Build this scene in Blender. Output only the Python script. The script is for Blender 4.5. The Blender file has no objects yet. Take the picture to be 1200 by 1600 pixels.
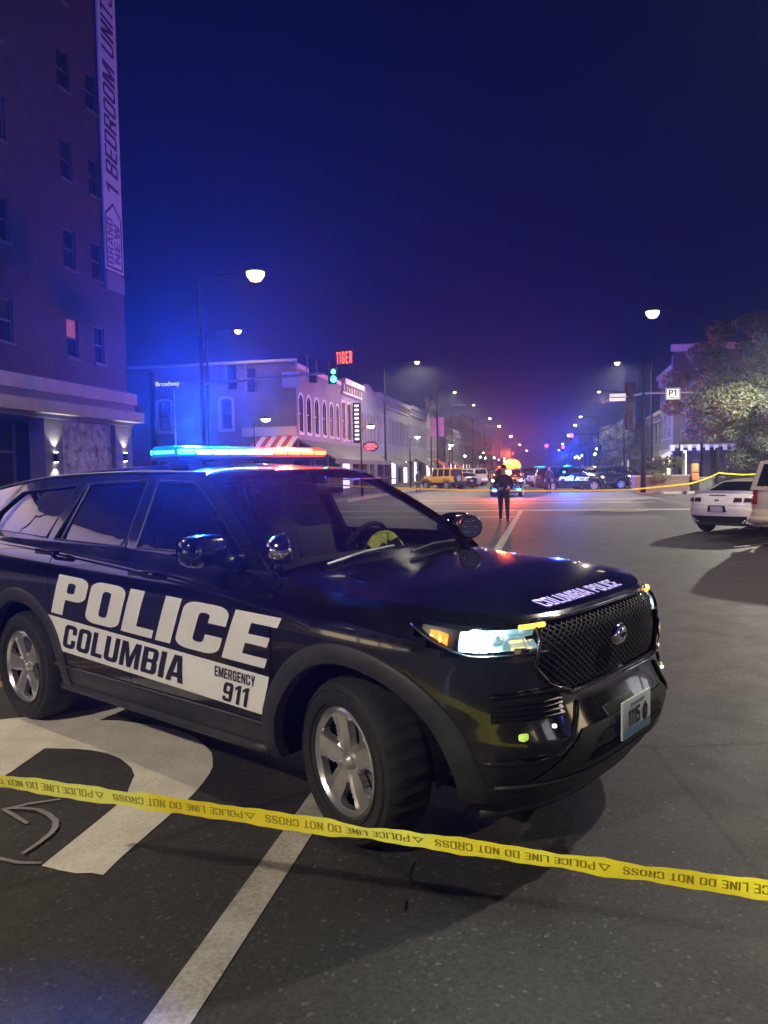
import bpy, bmesh, math, random
from mathutils import Vector, Matrix
from mathutils.geometry import tessellate_polygon
random.seed(7)
PI = math.pi
SC = bpy.context.scene
COL = SC.collection

# ------------------------------------------------------------------ camera
cam_d = bpy.data.cameras.new('camera')
cam = bpy.data.objects.new('camera', cam_d)
COL.objects.link(cam)
cam_d.sensor_fit = 'VERTICAL'
cam_d.sensor_height = 36.0
cam_d.lens = 36.0 * 1221.3 / 1600.0
cam_d.clip_start = 0.05
cam_d.clip_end = 3000
PITCH, ROLL, EYE = 0.0522, 0.0177, 1.684
_f = Vector((0, math.cos(PITCH), -math.sin(PITCH)))
_u0 = Vector((0, math.sin(PITCH), math.cos(PITCH)))
_r0 = Vector((1, 0, 0))
_r = _r0 * math.cos(ROLL) - _u0 * math.sin(ROLL)
_u = _u0 * math.cos(ROLL) + _r0 * math.sin(ROLL)
cam.matrix_world = Matrix(((_r.x, _u.x, -_f.x, 0), (_r.y, _u.y, -_f.y, 0), (_r.z, _u.z, -_f.z, EYE), (0, 0, 0, 1)))
SC.camera = cam

# ------------------------------------------------------------------ night sky
W = bpy.data.worlds.new('World')
SC.world = W
W.use_nodes = True
nt = W.node_tree
bg = nt.nodes['Background']
tc = nt.nodes.new('ShaderNodeTexCoord')
sx = nt.nodes.new('ShaderNodeSeparateXYZ')
cr = nt.nodes.new('ShaderNodeValToRGB')
nt.links.new(tc.outputs['Generated'], sx.inputs[0])
nt.links.new(sx.outputs['Z'], cr.inputs[0])
cr.color_ramp.elements[0].position = 0.0
cr.color_ramp.elements[0].color = (0.006, 0.014, 0.17, 1)
cr.color_ramp.elements[1].position = 0.75
cr.color_ramp.elements[1].color = (0.005, 0.009, 0.050, 1)
e = cr.color_ramp.elements.new(0.18)
e.color = (0.003, 0.010, 0.14, 1)
nt.links.new(cr.outputs[0], bg.inputs['Color'])
bg.inputs['Strength'].default_value = 0.24

SC.view_settings.view_transform = 'Standard'
SC.view_settings.look = 'None'
SC.view_settings.gamma = 1
SC.view_settings.use_curve_mapping = False
SC.view_settings.exposure = 0.35
SC.cycles.use_denoising = True
SC.cycles.max_bounces = 6
SC.cycles.diffuse_bounces = 2
SC.cycles.glossy_bounces = 3
SC.cycles.transparent_max_bounces = 12
SC.cycles.volume_bounces = 0
SC.cycles.sample_clamp_indirect = 4
SC.cycles.sample_clamp_direct = 0

# light levels used further down
TP0, TPM, TP1, TAPETILT = (-1.611, 2.896, .565), (-.019, 2.492, .498), (1.223, 2.237, .412), .25
HEADLAMP = 16
KEY_R, KEY_L, BAR_BLUE, BAR_RED, HAZE = 3700, 4300, 14000, 500, .0010
# street frame: s runs down the street, r to the right of it
TH = math.radians(11.8)
ST, CT = math.sin(TH), math.cos(TH)
def SR(s, r, z=0.0):
    return Vector((s * ST + r * CT, s * CT - r * ST, z))

# ------------------------------------------------------------------ helpers
def tag(o, label=None, cat=None, group=None, kind=None):
    if label: o['label'] = label
    if cat: o['category'] = cat
    if group: o['group'] = group
    if kind: o['kind'] = kind
    return o
def empty(name, loc=(0, 0, 0), rz=0.0, parent=None):
    o = bpy.data.objects.new(name, None)
    o.empty_display_size = 0.2
    COL.objects.link(o)
    o.location = loc
    o.rotation_euler = (0, 0, rz)
    if parent: o.parent = parent
    return o
def thing(name, label, cat, loc=(0, 0, 0), rz=0.0, group=None):
    return tag(empty(name, loc, rz), label, cat, group)
def street_thing(name, label, cat, s=0.0, r=0.0, z=0.0, rz=0.0, group=None):
    return thing(name, label, cat, SR(s, r, z), rz - TH, group)
def copy_tree(o, parent=None, skip=()):
    c = o.copy()
    COL.objects.link(c)
    c.parent = parent
    for ch in list(o.children):
        if ch.name.split('.')[0] in skip: continue
        copy_tree(ch, c, skip)
    return c

class MB:
    def __init__(s):
        s.v = []; s.f = []; s.m = []
    def add(s, vs, fs, mi=0):
        b = len(s.v)
        s.v += [tuple(p) for p in vs]
        s.f += [tuple(b + i for i in f) for f in fs]
        s.m += [mi] * len(fs)
        return s
    def box(s, x0, x1, y0, y1, z0, z1, mi=0, fn=None):
        vs = [(x0, y0, z0), (x1, y0, z0), (x1, y1, z0), (x0, y1, z0), (x0, y0, z1), (x1, y0, z1), (x1, y1, z1), (x0, y1, z1)]
        if fn: vs = [fn(*p) for p in vs]
        return s.add(vs, [(0, 3, 2, 1), (4, 5, 6, 7), (0, 1, 5, 4), (1, 2, 6, 5), (2, 3, 7, 6), (3, 0, 4, 7)], mi)
    def rbox(s, c, size, b=0.01, rot=None, mi=0):
        # box with bevelled edges
        hx, hy, hz = [k / 2 for k in size]
        b = min(b, hx * .9, hy * .9, hz * .9)
        bm = bmesh.new()
        bmesh.ops.create_cube(bm, size=1)
        for v in bm.verts: v.co = Vector((v.co.x * 2 * hx, v.co.y * 2 * hy, v.co.z * 2 * hz))
        bmesh.ops.bevel(bm, geom=bm.edges[:], offset=b, segments=2, profile=.5, affect='EDGES')
        M = rot if rot else Matrix.Identity(3)
        c = Vector(c)
        bm.verts.index_update()
        s.add([c + M @ v.co for v in bm.verts], [[v.index for v in f.verts] for f in bm.faces], mi)
        bm.free()
        return s
    def tube(s, pts, r, n=8, caps=True, mi=0):
        pts = [Vector(p) for p in pts]
        rs = r if isinstance(r, (list, tuple)) else [r] * len(pts)
        rings = []
        prev = None
        for i, p in enumerate(pts):
            a = pts[max(i - 1, 0)]; b = pts[min(i + 1, len(pts) - 1)]
            d = (b - a).normalized()
            if prev is None:
                q = Vector((0, 0, 1)) if abs(d.z) < .9 else Vector((1, 0, 0))
                x = d.cross(q).normalized()
            else:
                x = (prev - d * prev.dot(d)).normalized()
            prev = x
            y = d.cross(x)
            rings.append([p + (x * math.cos(2 * PI * k / n) + y * math.sin(2 * PI * k / n)) * rs[i] for k in range(n)])
        vs = [p for rg in rings for p in rg]
        fs = []
        for i in range(len(pts) - 1):
            for k in range(n):
                k2 = (k + 1) % n
                fs.append((i * n + k, i * n + k2, (i + 1) * n + k2, (i + 1) * n + k))
        if caps:
            fs.append(tuple(range(n - 1, -1, -1)))
            fs.append(tuple((len(pts) - 1) * n + k for k in range(n)))
        return s.add(vs, fs, mi)
    def lathe(s, prof, n=24, origin=(0, 0, 0), axis='z', mi=0, a0=0, a1=2 * PI):
        # prof: list of (radius, height)
        full = abs(a1 - a0 - 2 * PI) < 1e-6
        m = n if full else n + 1
        vs = []
        o = Vector(origin)
        for r, h in prof:
            for k in range(m):
                a = a0 + (a1 - a0) * k / n
                c, q = r * math.cos(a), r * math.sin(a)
                if axis == 'z': p = (c, q, h)
                elif axis == 'y': p = (c, h, q)
                else: p = (h, c, q)
                vs.append(o + Vector(p))
        fs = []
        for i in range(len(prof) - 1):
            for k in range(n):
                k2 = (k + 1) % m
                fs.append((i * m + k, i * m + k2, (i + 1) * m + k2, (i + 1) * m + k))
        return s.add(vs, fs, mi)
    def grid(s, P, nu, nv, mi=0, keep=None):
        vs = [P(i / nu, j / nv) for j in range(nv + 1) for i in range(nu + 1)]
        fs = []
        for j in range(nv):
            for i in range(nu):
                if keep is None or keep((i + .5) / nu, (j + .5) / nv):
                    fs.append((j * (nu + 1) + i, j * (nu + 1) + i + 1, (j + 1) * (nu + 1) + i + 1, (j + 1) * (nu + 1) + i))
        return s.add(vs, fs, mi)
    def poly(s, pts, holes=(), fn=None, mi=0, step=None):
        # 2D polygon with holes, mapped by fn(u,v); step subdivides for curved surfaces
        loops = [list(pts)] + [list(h) for h in holes]
        flat = [p for l in loops for p in l]
        tris = tessellate_polygon([[Vector((p[0], p[1], 0)) for p in l] for l in loops])
        bm = bmesh.new()
        bv = [bm.verts.new((p[0], p[1], 0)) for p in flat]
        for t in tris:
            try: bm.faces.new([bv[i] for i in t])
            except ValueError: pass
        if step:
            us = [p[0] for p in flat]; ws = [p[1] for p in flat]
            for ax, lo, hi in ((0, min(us), max(us)), (1, min(ws), max(ws))):
                k = math.ceil(lo / step) * step
                while k < hi:
                    co = (k, 0, 0) if ax == 0 else (0, k, 0)
                    no = (1, 0, 0) if ax == 0 else (0, 1, 0)
                    bmesh.ops.bisect_plane(bm, geom=bm.verts[:] + bm.edges[:] + bm.faces[:], plane_co=co, plane_no=no, dist=1e-6)
                    k += step
        bmesh.ops.recalc_face_normals(bm, faces=bm.faces[:])
        for fc in bm.faces:
            if fc.normal.z < 0: fc.normal_flip()
        bm.verts.index_update()
        g = fn if fn else (lambda u, v: (u, v, 0))
        s.add([g(v.co.x, v.co.y) for v in bm.verts], [[v.index for v in f.verts] for f in bm.faces], mi)
        bm.free()
        return s
    def prism(s, pts, fn, d0, d1, mi=0):
        # extruded 2D polygon: fn(u, v, d)
        n = len(pts)
        tris = tessellate_polygon([[Vector((p[0], p[1], 0)) for p in pts]])
        vs = [fn(p[0], p[1], d0) for p in pts] + [fn(p[0], p[1], d1) for p in pts]
        fs = [tuple(t) for t in tris] + [tuple(n + i for i in reversed(t)) for t in tris]
        fs += [(i, (i + 1) % n, n + (i + 1) % n, n + i) for i in range(n)]
        return s.add(vs, fs, mi)
    def build(s, name, mat, parent=None, smooth=False, angle=None, recalc=True):
        me = bpy.data.meshes.new(name)
        me.from_pydata(s.v, [], s.f)
        mats = mat if isinstance(mat, (list, tuple)) else [mat]
        for m in mats: me.materials.append(m)
        if len(mats) > 1: me.polygons.foreach_set('material_index', s.m)
        if recalc:
            bm = bmesh.new(); bm.from_mesh(me)
            bmesh.ops.recalc_face_normals(bm, faces=bm.faces[:])
            bm.to_mesh(me); bm.free()
        if smooth:
            me.polygons.foreach_set('use_smooth', [True] * len(me.polygons))
            if angle is not None:
                me.set_sharp_from_angle(angle=math.radians(angle))
        me.update()
        o = bpy.data.objects.new(name, me)
        COL.objects.link(o)
        if parent: o.parent = parent
        return o

def lerp(a, b, t): return a + (b - a) * t
def interp(x, pts):
    if x <= pts[0][0]: return pts[0][1]
    for (a, p), (b, q) in zip(pts, pts[1:]):
        if x <= b:
            t = (x - a) / (b - a)
            return p + (q - p) * t
    return pts[-1][1]
def sinterp(x, pts):
    # smooth (Catmull-Rom) interpolation
    n = len(pts)
    if x <= pts[0][0]: return pts[0][1]
    if x >= pts[-1][0]: return pts[-1][1]
    for i in range(n - 1):
        a, p = pts[i]; b, q = pts[i + 1]
        if x <= b:
            t = (x - a) / (b - a)
            m0 = (q - pts[i - 1][1]) / (b - pts[i - 1][0]) if i > 0 else (q - p) / (b - a)
            m1 = (pts[i + 2][1] - p) / (pts[i + 2][0] - a) if i < n - 2 else (q - p) / (b - a)
            h = b - a
            return (2*t**3-3*t**2+1)*p + (t**3-2*t**2+t)*h*m0 + (-2*t**3+3*t**2)*q + (t**3-t**2)*h*m1

# ------------------------------------------------------------------ materials
def mat(name, col, rough=.6, metal=0.0, coat=0.0, var=0.0, vscale=6.0, bump=0.0, bscale=40.0, emit=None, estr=0.0, col2=None, spec=None, sample=True, rvar=0.0):
    m = bpy.data.materials.new(name)
    m.use_nodes = True
    N = m.node_tree.nodes; L = m.node_tree.links
    b = N['Principled BSDF']
    b.inputs['Base Color'].default_value = (*col, 1)
    b.inputs['Roughness'].default_value = rough
    b.inputs['Metallic'].default_value = metal
    if coat: 
        b.inputs['Coat Weight'].default_value = coat
        b.inputs['Coat Roughness'].default_value = .04
    if spec is not None: b.inputs['Specular IOR Level'].default_value = spec
    if emit:
        b.inputs['Emission Color'].default_value = (*emit, 1)
        b.inputs['Emission Strength'].default_value = estr
        if not sample: m.cycles.emission_sampling = 'NONE'
    if var or bump or rvar:
        t = N.new('ShaderNodeTexCoord')
    if var or rvar:
        nz = N.new('ShaderNodeTexNoise')
        nz.inputs['Scale'].default_value = vscale
        nz.inputs['Detail'].default_value = 6
        nz.inputs['Roughness'].default_value = .65
        L.new(t.outputs['Object'], nz.inputs['Vector'])
    if var:
        mx = N.new('ShaderNodeMix'); mx.data_type = 'RGBA'
        c2 = col2 if col2 else tuple(min(1, k * (1 + var)) for k in col)
        c1 = col if col2 else tuple(k * (1 - var) for k in col)
        mx.inputs[6].default_value = (*c1, 1)
        mx.inputs[7].default_value = (*c2, 1)
        rm = N.new('ShaderNodeMapRange')
        rm.inputs[1].default_value = .3; rm.inputs[2].default_value = .7
        L.new(nz.outputs['Fac'], rm.inputs[0])
        L.new(rm.outputs[0], mx.inputs[0])
        L.new(mx.outputs[2], b.inputs['Base Color'])
    if rvar:
        rr = N.new('ShaderNodeMapRange')
        rr.inputs[1].default_value = .3; rr.inputs[2].default_value = .7
        rr.inputs[3].default_value = max(0.02, rough - rvar); rr.inputs[4].default_value = min(1, rough + rvar)
        L.new(nz.outputs['Fac'], rr.inputs[0])
        L.new(rr.outputs[0], b.inputs['Roughness'])
    if bump:
        n2 = N.new('ShaderNodeTexNoise')
        n2.inputs['Scale'].default_value = bscale
        n2.inputs['Detail'].default_value = 4
        L.new(t.outputs['Object'], n2.inputs['Vector'])
        bp = N.new('ShaderNodeBump')
        bp.inputs['Strength'].default_value = bump
        bp.inputs['Distance'].default_value = .02
        L.new(n2.outputs['Fac'], bp.inputs['Height'])
        L.new(bp.outputs[0], b.inputs['Normal'])
    return m
def glass_mat(name, tint, refl_rough=.02, boost=.0):
    # thin glass: tinted see-through mixed with a mirror by Fresnel
    m = bpy.data.materials.new(name); m.use_nodes = True
    N = m.node_tree.nodes; L = m.node_tree.links
    N.remove(N['Principled BSDF'])
    tr = N.new('ShaderNodeBsdfTransparent'); tr.inputs[0].default_value = (*tint, 1)
    gl = N.new('ShaderNodeBsdfGlossy'); gl.inputs['Roughness'].default_value = refl_rough
    gl.inputs['Color'].default_value = (.9, .9, .92, 1)
    lw = N.new('ShaderNodeLayerWeight'); lw.inputs[0].default_value = .5
    fr = N.new('ShaderNodeMath'); fr.operation = 'POWER'; fr.inputs[1].default_value = 4.0
    L.new(lw.outputs['Facing'], fr.inputs[0])
    ad = N.new('ShaderNodeMath'); ad.operation = 'ADD'; ad.inputs[1].default_value = boost + .04; ad.use_clamp = True
    mx = N.new('ShaderNodeMixShader')
    L.new(fr.outputs[0], ad.inputs[0]); L.new(ad.outputs[0], mx.inputs[0])
    L.new(tr.outputs[0], mx.inputs[1]); L.new(gl.outputs[0], mx.inputs[2])
    L.new(mx.outputs[0], N['Material Output'].inputs[0])
    return m
def brick_mat(name, c1, c2, mortar, scale=1.0, rough=.85, w=.215, h=.075):
    m = bpy.data.materials.new(name); m.use_nodes = True
    N = m.node_tree.nodes; L = m.node_tree.links
    b = N['Principled BSDF']; b.inputs['Roughness'].default_value = rough
    g = N.new('ShaderNodeNewGeometry'); t = N.new('ShaderNodeTexCoord')
    s = N.new('ShaderNodeSeparateXYZ'); L.new(t.outputs['Object'], s.inputs[0])
    ad = N.new('ShaderNodeMath'); ad.operation = 'ADD'
    L.new(s.outputs['X'], ad.inputs[0]); L.new(s.outputs['Y'], ad.inputs[1])
    c = N.new('ShaderNodeCombineXYZ'); L.new(ad.outputs[0], c.inputs[0]); L.new(s.outputs['Z'], c.inputs[1])
    br = N.new('ShaderNodeTexBrick')
    L.new(c.outputs[0], br.inputs['Vector'])
    br.inputs['Color1'].default_value = (*c1, 1); br.inputs['Color2'].default_value = (*c2, 1)
    br.inputs['Mortar'].default_value = (*mortar, 1)
    br.inputs['Scale'].default_value = scale
    br.inputs['Mortar Size'].default_value = .008
    br.inputs['Brick Width'].default_value = w; br.inputs['Row Height'].default_value = h
    nz = N.new('ShaderNodeTexNoise'); nz.inputs['Scale'].default_value = .7; nz.inputs['Detail'].default_value = 5
    L.new(t.outputs['Object'], nz.inputs['Vector'])
    mx = N.new('ShaderNodeMix'); mx.data_type = 'RGBA'; mx.blend_type = 'MULTIPLY'
    mr = N.new('ShaderNodeMapRange'); mr.inputs[1].default_value=.3; mr.inputs[2].default_value=.7; mr.inputs[3].default_value=.75; mr.inputs[4].default_value=1.1
    L.new(nz.outputs['Fac'], mr.inputs[0])
    mx.inputs[0].default_value = 1
    L.new(br.outputs['Color'], mx.inputs[6]); L.new(mr.outputs[0], mx.inputs[7])
    L.new(mx.outputs[2], b.inputs['Base Color'])
    bp = N.new('ShaderNodeBump'); bp.inputs['Strength'].default_value = .6; bp.inputs['Distance'].default_value = .01
    iv = N.new('ShaderNodeMath'); iv.operation = 'SUBTRACT'; iv.inputs[0].default_value = 1
    L.new(br.outputs['Fac'], iv.inputs[1]); L.new(iv.outputs[0], bp.inputs['Height']); L.new(bp.outputs[0], b.inputs['Normal'])
    return m

M = {}
M['paint'] = mat('black_paint', (.003, .003, .004), .16, 0, 1.0, rvar=.09, vscale=2.2, var=1.2, col2=(.010, .010, .010))
M['plastic'] = mat('grey_plastic', (.030, .030, .034), .5, var=.3, vscale=9, bump=.1, bscale=300)
M['black'] = mat('black_trim', (.008, .008, .009), .35)
M['matt'] = mat('matt_black', (.012, .012, .013), .8)
M['void'] = mat('dark_recess', (.004, .004, .004), .9)
M['rubber'] = mat('tyre_rubber', (.018, .018, .019), .75, var=.4, vscale=14, bump=.2, bscale=80)
M['rim'] = mat('silver_wheel', (.62, .62, .64), .28, .85, var=.12, vscale=20)
M['chrome'] = mat('chrome', (.75, .75, .78), .08, 1.0)
M['steel'] = mat('galvanised_steel', (.32, .33, .34), .4, .6, var=.2, vscale=4)
M['darksteel'] = mat('dark_pole_paint', (.007, .0075, .009), .85, spec=.15)
M['decal'] = mat('reflective_white_decal', (.85, .85, .87), .35, var=.05, vscale=5, emit=None)
M['decaldark'] = mat('dark_decal', (.012, .012, .03), .4)
M['glass'] = glass_mat('clear_glass', (.86, .88, .90))
M['tint'] = glass_mat('tinted_glass', (.08, .08, .10), boost=.10)
M['seat'] = mat('seat_cloth', (.02, .02, .022), .9, var=.3, vscale=30)
M['yellow_cloth'] = mat('yellow_cloth', (.55, .60, .08), .8, var=.3, vscale=30, bump=.6, bscale=60)
M['led_blue'] = mat('blue_led', (.02, .1, .6), .3, emit=(.03, .38, 1.0), estr=9)
M['led_bluewhite'] = mat('blue_white_led', (.2, .5, .9), .3, emit=(.34, .74, 1.0), estr=12)
M['led_mid'] = mat('pale_led', (.8, .7, .7), .3, emit=(1.0, .45, .52), estr=3)
M['led_red'] = mat('red_led', (.8, .1, .02), .3, emit=(1.0, .15, .045), estr=4.5)
M['lens_blue'] = mat('blue_lens', (.0, .02, .25), .2, emit=(.0, .10, 1.0), estr=2.0)
M['lens_red'] = mat('red_lens', (.25, .01, .01), .2, emit=(1.0, .05, .02), estr=1.6)
M['amber'] = mat('amber_lamp', (.8, .2, .02), .3, emit=(1.0, .16, .015), estr=2.6)
M['ambercore'] = mat('amber_bulb', (.8, .4, .02), .3, emit=(1.0, .55, .06), estr=5)
M['amberstrip'] = mat('amber_strip', (.8, .4, .02), .3, emit=(1.0, .45, .05), estr=2.4)
M['headlampsoft'] = mat('headlamp_reflector_glow', (.6, .8, .85), .15, .8, emit=(.45, .85, .95), estr=.30)  # reflector glows by itself in place of lamp light falling on it
M['headlamp'] = mat('headlamp_glow', (.8, 1, 1), .3, emit=(.72, 1.0, .98), estr=60)
M['plate'] = mat('plate_white', (.62, .70, .72), .4)
M['plateblue'] = mat('plate_blue', (.12, .30, .42), .4)
M['taillamp'] = mat('red_tail_lens', (.30, .01, .012), .15, coat=1)
M['lime'] = mat('lime_reflector', (.35, .6, .1), .3, emit=(.55, .9, .15), estr=.55)
M['ink'] = mat('black_ink', (.01, .01, .012), .5)

def dusty(m):
    # road film: thicker towards the sills, broken up by noise
    N = m.node_tree.nodes; L = m.node_tree.links; b = N['Principled BSDF']
    t = N.new('ShaderNodeTexCoord'); s = N.new('ShaderNodeSeparateXYZ'); L.new(t.outputs['Object'], s.inputs[0])
    r = N.new('ShaderNodeMapRange'); r.inputs[1].default_value = 1.0; r.inputs[2].default_value = .35; L.new(s.outputs['Z'], r.inputs[0])
    n = N.new('ShaderNodeTexNoise'); n.inputs['Scale'].default_value = 5; n.inputs['Detail'].default_value = 8; n.inputs['Roughness'].default_value = .7; L.new(t.outputs['Object'], n.inputs['Vector'])
    q = N.new('ShaderNodeMapRange'); q.inputs[1].default_value = .42; q.inputs[2].default_value = .75; L.new(n.outputs['Fac'], q.inputs[0])
    k = N.new('ShaderNodeMath'); k.operation = 'MULTIPLY'; L.new(r.outputs[0], k.inputs[0]); L.new(q.outputs[0], k.inputs[1])
    x = N.new('ShaderNodeMix'); x.data_type = 'RGBA'; L.new(k.outputs[0], x.inputs[0]); x.inputs[6].default_value = (.003, .003, .004, 1); x.inputs[7].default_value = (.06, .052, .044, 1)
    L.new(x.outputs[2], b.inputs['Base Color'])
    c = N.new('ShaderNodeMath'); c.operation = 'MULTIPLY_ADD'; c.inputs[1].default_value = -.8; c.inputs[2].default_value = 1.0; L.new(k.outputs[0], c.inputs[0]); L.new(c.outputs[0], b.inputs['Coat Weight'])
    return m
dusty(M['paint'])

# ------------------------------------------------------------------ lettering (own heavy block alphabet, unit height)
def arc(cx, cy, rx, ry, a0, a1, n=5):
    return [(cx + rx * math.cos(math.radians(a0 + (a1 - a0) * i / n)), cy + ry * math.sin(math.radians(a0 + (a1 - a0) * i / n))) for i in range(n + 1)]
def rr(x0, y0, x1, y1, r, n=5):
    return arc(x1 - r, y0 + r, r, r, -90, 0, n) + arc(x1 - r, y1 - r, r, r, 0, 90, n) + arc(x0 + r, y1 - r, r, r, 90, 180, n) + arc(x0 + r, y0 + r, r, r, 180, 270, n)
def make_font(t=.2, s=.17, w=.6):
    R = .18; q = .06
    G = {}
    G['I'] = (t, [([(0, 0), (t, 0), (t, 1), (0, 1)], [])])
    G['O'] = (w, [(rr(0, 0, w, 1, R), [rr(t, s, w - t, 1 - s, q)])])
    G['0'] = G['O']
    G['D'] = (w, [([(0, 0)] + arc(w - R, R, R, R, -90, 0) + arc(w - R, 1 - R, R, R, 0, 90) + [(0, 1)], [rr(t, s, w - t, 1 - s, q)])])
    G['C'] = (w, [([(w, .62)] + arc(w - R, 1 - R, R, R, 0, 90) + arc(R, 1 - R, R, R, 90, 180) + arc(R, R, R, R, 180, 270) + arc(w - R, R, R, R, -90, 0) + [(w, .38), (w - t, .38)] + arc(w - t - q, s + q, q, q, 0, -90, 3) + arc(t + q, s + q, q, q, -90, -180, 3) + arc(t + q, 1 - s - q, q, q, 180, 90, 3) + arc(w - t - q, 1 - s - q, q, q, 90, 0, 3) + [(w - t, .62)], [])])
    G['G'] = (w, [([(w, .66)] + arc(w - R, 1 - R, R, R, 0, 90) + arc(R, 1 - R, R, R, 90, 180) + arc(R, R, R, R, 180, 270) + arc(w - R, R, R, R, -90, 0) + [(w, .54), (w * .5, .54), (w * .5, .40), (w - t, .40)] + arc(w - t - q, s + q, q, q, 0, -90, 3) + arc(t + q, s + q, q, q, -90, -180, 3) + arc(t + q, 1 - s - q, q, q, 180, 90, 3) + arc(w - t - q, 1 - s - q, q, q, 90, 0, 3) + [(w - t, .66)], [])])
    G['L'] = (w * .83, [([(0, 0), (w * .83, 0), (w * .83, s), (t, s), (t, 1), (0, 1)], [])])
    G['E'] = (w * .87, [([(0, 0), (w * .87, 0), (w * .87, s), (t, s), (t, .5 - s / 2), (w * .8, .5 - s / 2), (w * .8, .5 + s / 2), (t, .5 + s / 2), (t, 1 - s), (w * .87, 1 - s), (w * .87, 1), (0, 1)], [])])
    G['F'] = (w * .85, [([(0, 0), (t, 0), (t, .5 - s / 2), (w * .78, .5 - s / 2), (w * .78, .5 + s / 2), (t, .5 + s / 2), (t, 1 - s), (w * .85, 1 - s), (w * .85, 1), (0, 1)], [])])
    G['T'] = (w * .9, [([(w * .45 - t / 2, 0), (w * .45 + t / 2, 0), (w * .45 + t / 2, 1 - s), (w * .9, 1 - s), (w * .9, 1), (0, 1), (0, 1 - s), (w * .45 - t / 2, 1 - s)], [])])
    G['H'] = (w, [([(0, 0), (t, 0), (t, .42), (w - t, .42), (w - t, 0), (w, 0), (w, 1), (w - t, 1), (w - t, .58), (t, .58), (t, 1), (0, 1)], [])])
    G['U'] = (w, [([(0, 1)] + arc(R, R, R, R, 180, 270) + arc(w - R, R, R, R, -90, 0) + [(w, 1), (w - t, 1)] + arc(w - t - q, s + q, q, q, 0, -90, 3) + arc(t + q, s + q, q, q, -90, -180, 3) + [(t, 1)], [])])
    bs = .40
    G['P'] = (w, [([(0, 0), (t, 0), (t, bs)] + arc(w - R, bs + R, R, R, -90, 0) + arc(w - R, 1 - R, R, R, 0, 90) + [(0, 1)], [rr(t, bs + s * .9, w - t, 1 - s * .9, q * .7)])])
    G['R'] = (w, [([(0, 0), (t, 0), (t, .42), (w * .48, .42), (w - t * 1.02, 0), (w, 0), (w * .86, .46)] + arc(w - R, .48 + R * .9, R, R * .9, -60, 0) + arc(w - R, 1 - R, R, R, 0, 90) + [(0, 1)], [rr(t, .56, w - t, 1 - s * .9, q * .6)])])
    G['B'] = (w, [([(0, 0)] + arc(w - R, R, R, R, -90, 0) + [(w, .42), (w - .05, .51), (w, .60)] + arc(w - R, 1 - R, R, R, 0, 90) + [(0, 1)], [rr(t, s * .9, w - t, .44, q * .6), rr(t, .58, w - t, 1 - s * .9, q * .6)])])
    G['A'] = (w + .04, [([(0, 0), (t * .98, 0), (.215, .19), (.425, .19), (w + .04 - t * .98, 0), (w + .04, 0), (.46, 1), (.18, 1)], [[(.255, .36), (.385, .36), (.32, .80)]])])
    G['M'] = (.80, [([(0, 0), (.18, 0), (.18, .62), (.32, 0), (.48, 0), (.62, .62), (.62, 0), (.80, 0), (.80, 1), (.56, 1), (.40, .42), (.24, 1), (0, 1)], [])])
    G['N'] = (w, [([(0, 0), (.18, 0), (.18, .55), (w - .18, 0), (w, 0), (w, 1), (w - .18, 1), (w - .18, .45), (.18, 1), (0, 1)], [])])
    G['W'] = (.86, [([(0, 1), (.17, 0), (.36, 0), (.43, .55), (.50, 0), (.69, 0), (.86, 1), (.67, 1), (.60, .45), (.53, 1), (.33, 1), (.26, .45), (.19, 1)], [])])
    G['Y'] = (w, [([(w / 2 - t / 2, 0), (w / 2 + t / 2, 0), (w / 2 + t / 2, .38), (w, 1), (w - t, 1), (w / 2, .62), (t, 1), (0, 1), (w / 2 - t / 2, .38)], [])])
    G['S'] = (w, [([(0, .30), (0, R)] + arc(R, R, R, R, 180, 270) + arc(w - R, R, R, R, -90, 0) + [(w, .42), (w - .1, .56), (t, .70), (t, 1 - s), (w - t, 1 - s), (w - t, .70), (w, .70)] + arc(w - R, 1 - R, R, R, 0, 90) + arc(R, 1 - R, R, R, 90, 180) + [(0, .58), (.1, .46), (w - t, .32), (w - t, s), (t, s), (t, .30)], [])])
    G['1'] = (.36, [([(.36 - t, 0), (.36, 0), (.36, 1), (.22, 1), (0, .86), (0, .70), (.36 - t, .78)], [])])
    G['5'] = (w, [([(0, .28), (0, R)] + arc(R, R, R, R, 180, 270) + arc(w - R, R, R, R, -90, 0) + [(w, .52), (w - .1, .64), (t, .64), (t, 1 - s), (w * .95, 1 - s), (w * .95, 1), (0, 1), (0, .44), (w - t, .46), (w - t, s), (t, s), (t, .28)], [])])
    G['9'] = (w, [(arc(w - R, R, R, R, -90, 0) + arc(w - R, 1 - R, R, R, 0, 90) + arc(R, 1 - R, R, R, 90, 180) + [(0, .52), (.08, .40), (w - t, .40), (w - t, s), (t, s), (t, .26), (0, .26)] + arc(R, R, R, R, 180, 270), [rr(t, .55, w - t, 1 - s, q * .6)])])
    return G
HEAVY = make_font()
BOLD = make_font(.235, .19, .62)
LIGHT = make_font(.15, .13, .56)
def lettering(mb, text, fn, h=1.0, wf=1.0, gap=.09, shear=0.0, x0=0.0, y0=0.0, font=None, step=None, total=None, mi=0):
    # text laid along u; fn(u, v) maps to 3D.  total: scale the width to this length
    G = font or HEAVY
    ws = 0
    for ch in text: ws += (.34 if ch == ' ' else G[ch][0] + gap)
    ws -= gap
    k = (total / (ws * h)) if total else wf
    x = 0
    for ch in text:
        if ch == ' ': x += .34; continue
        w, polys = G[ch]
        for outer, holes in polys:
            f2 = lambda p: (x0 + ((x + p[0]) * k + shear * p[1]) * h, y0 + p[1] * h)
            mb.poly([f2(p) for p in outer], [[f2(p) for p in hh] for hh in holes], fn, mi, step)
        x += w + gap
    return mb
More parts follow.
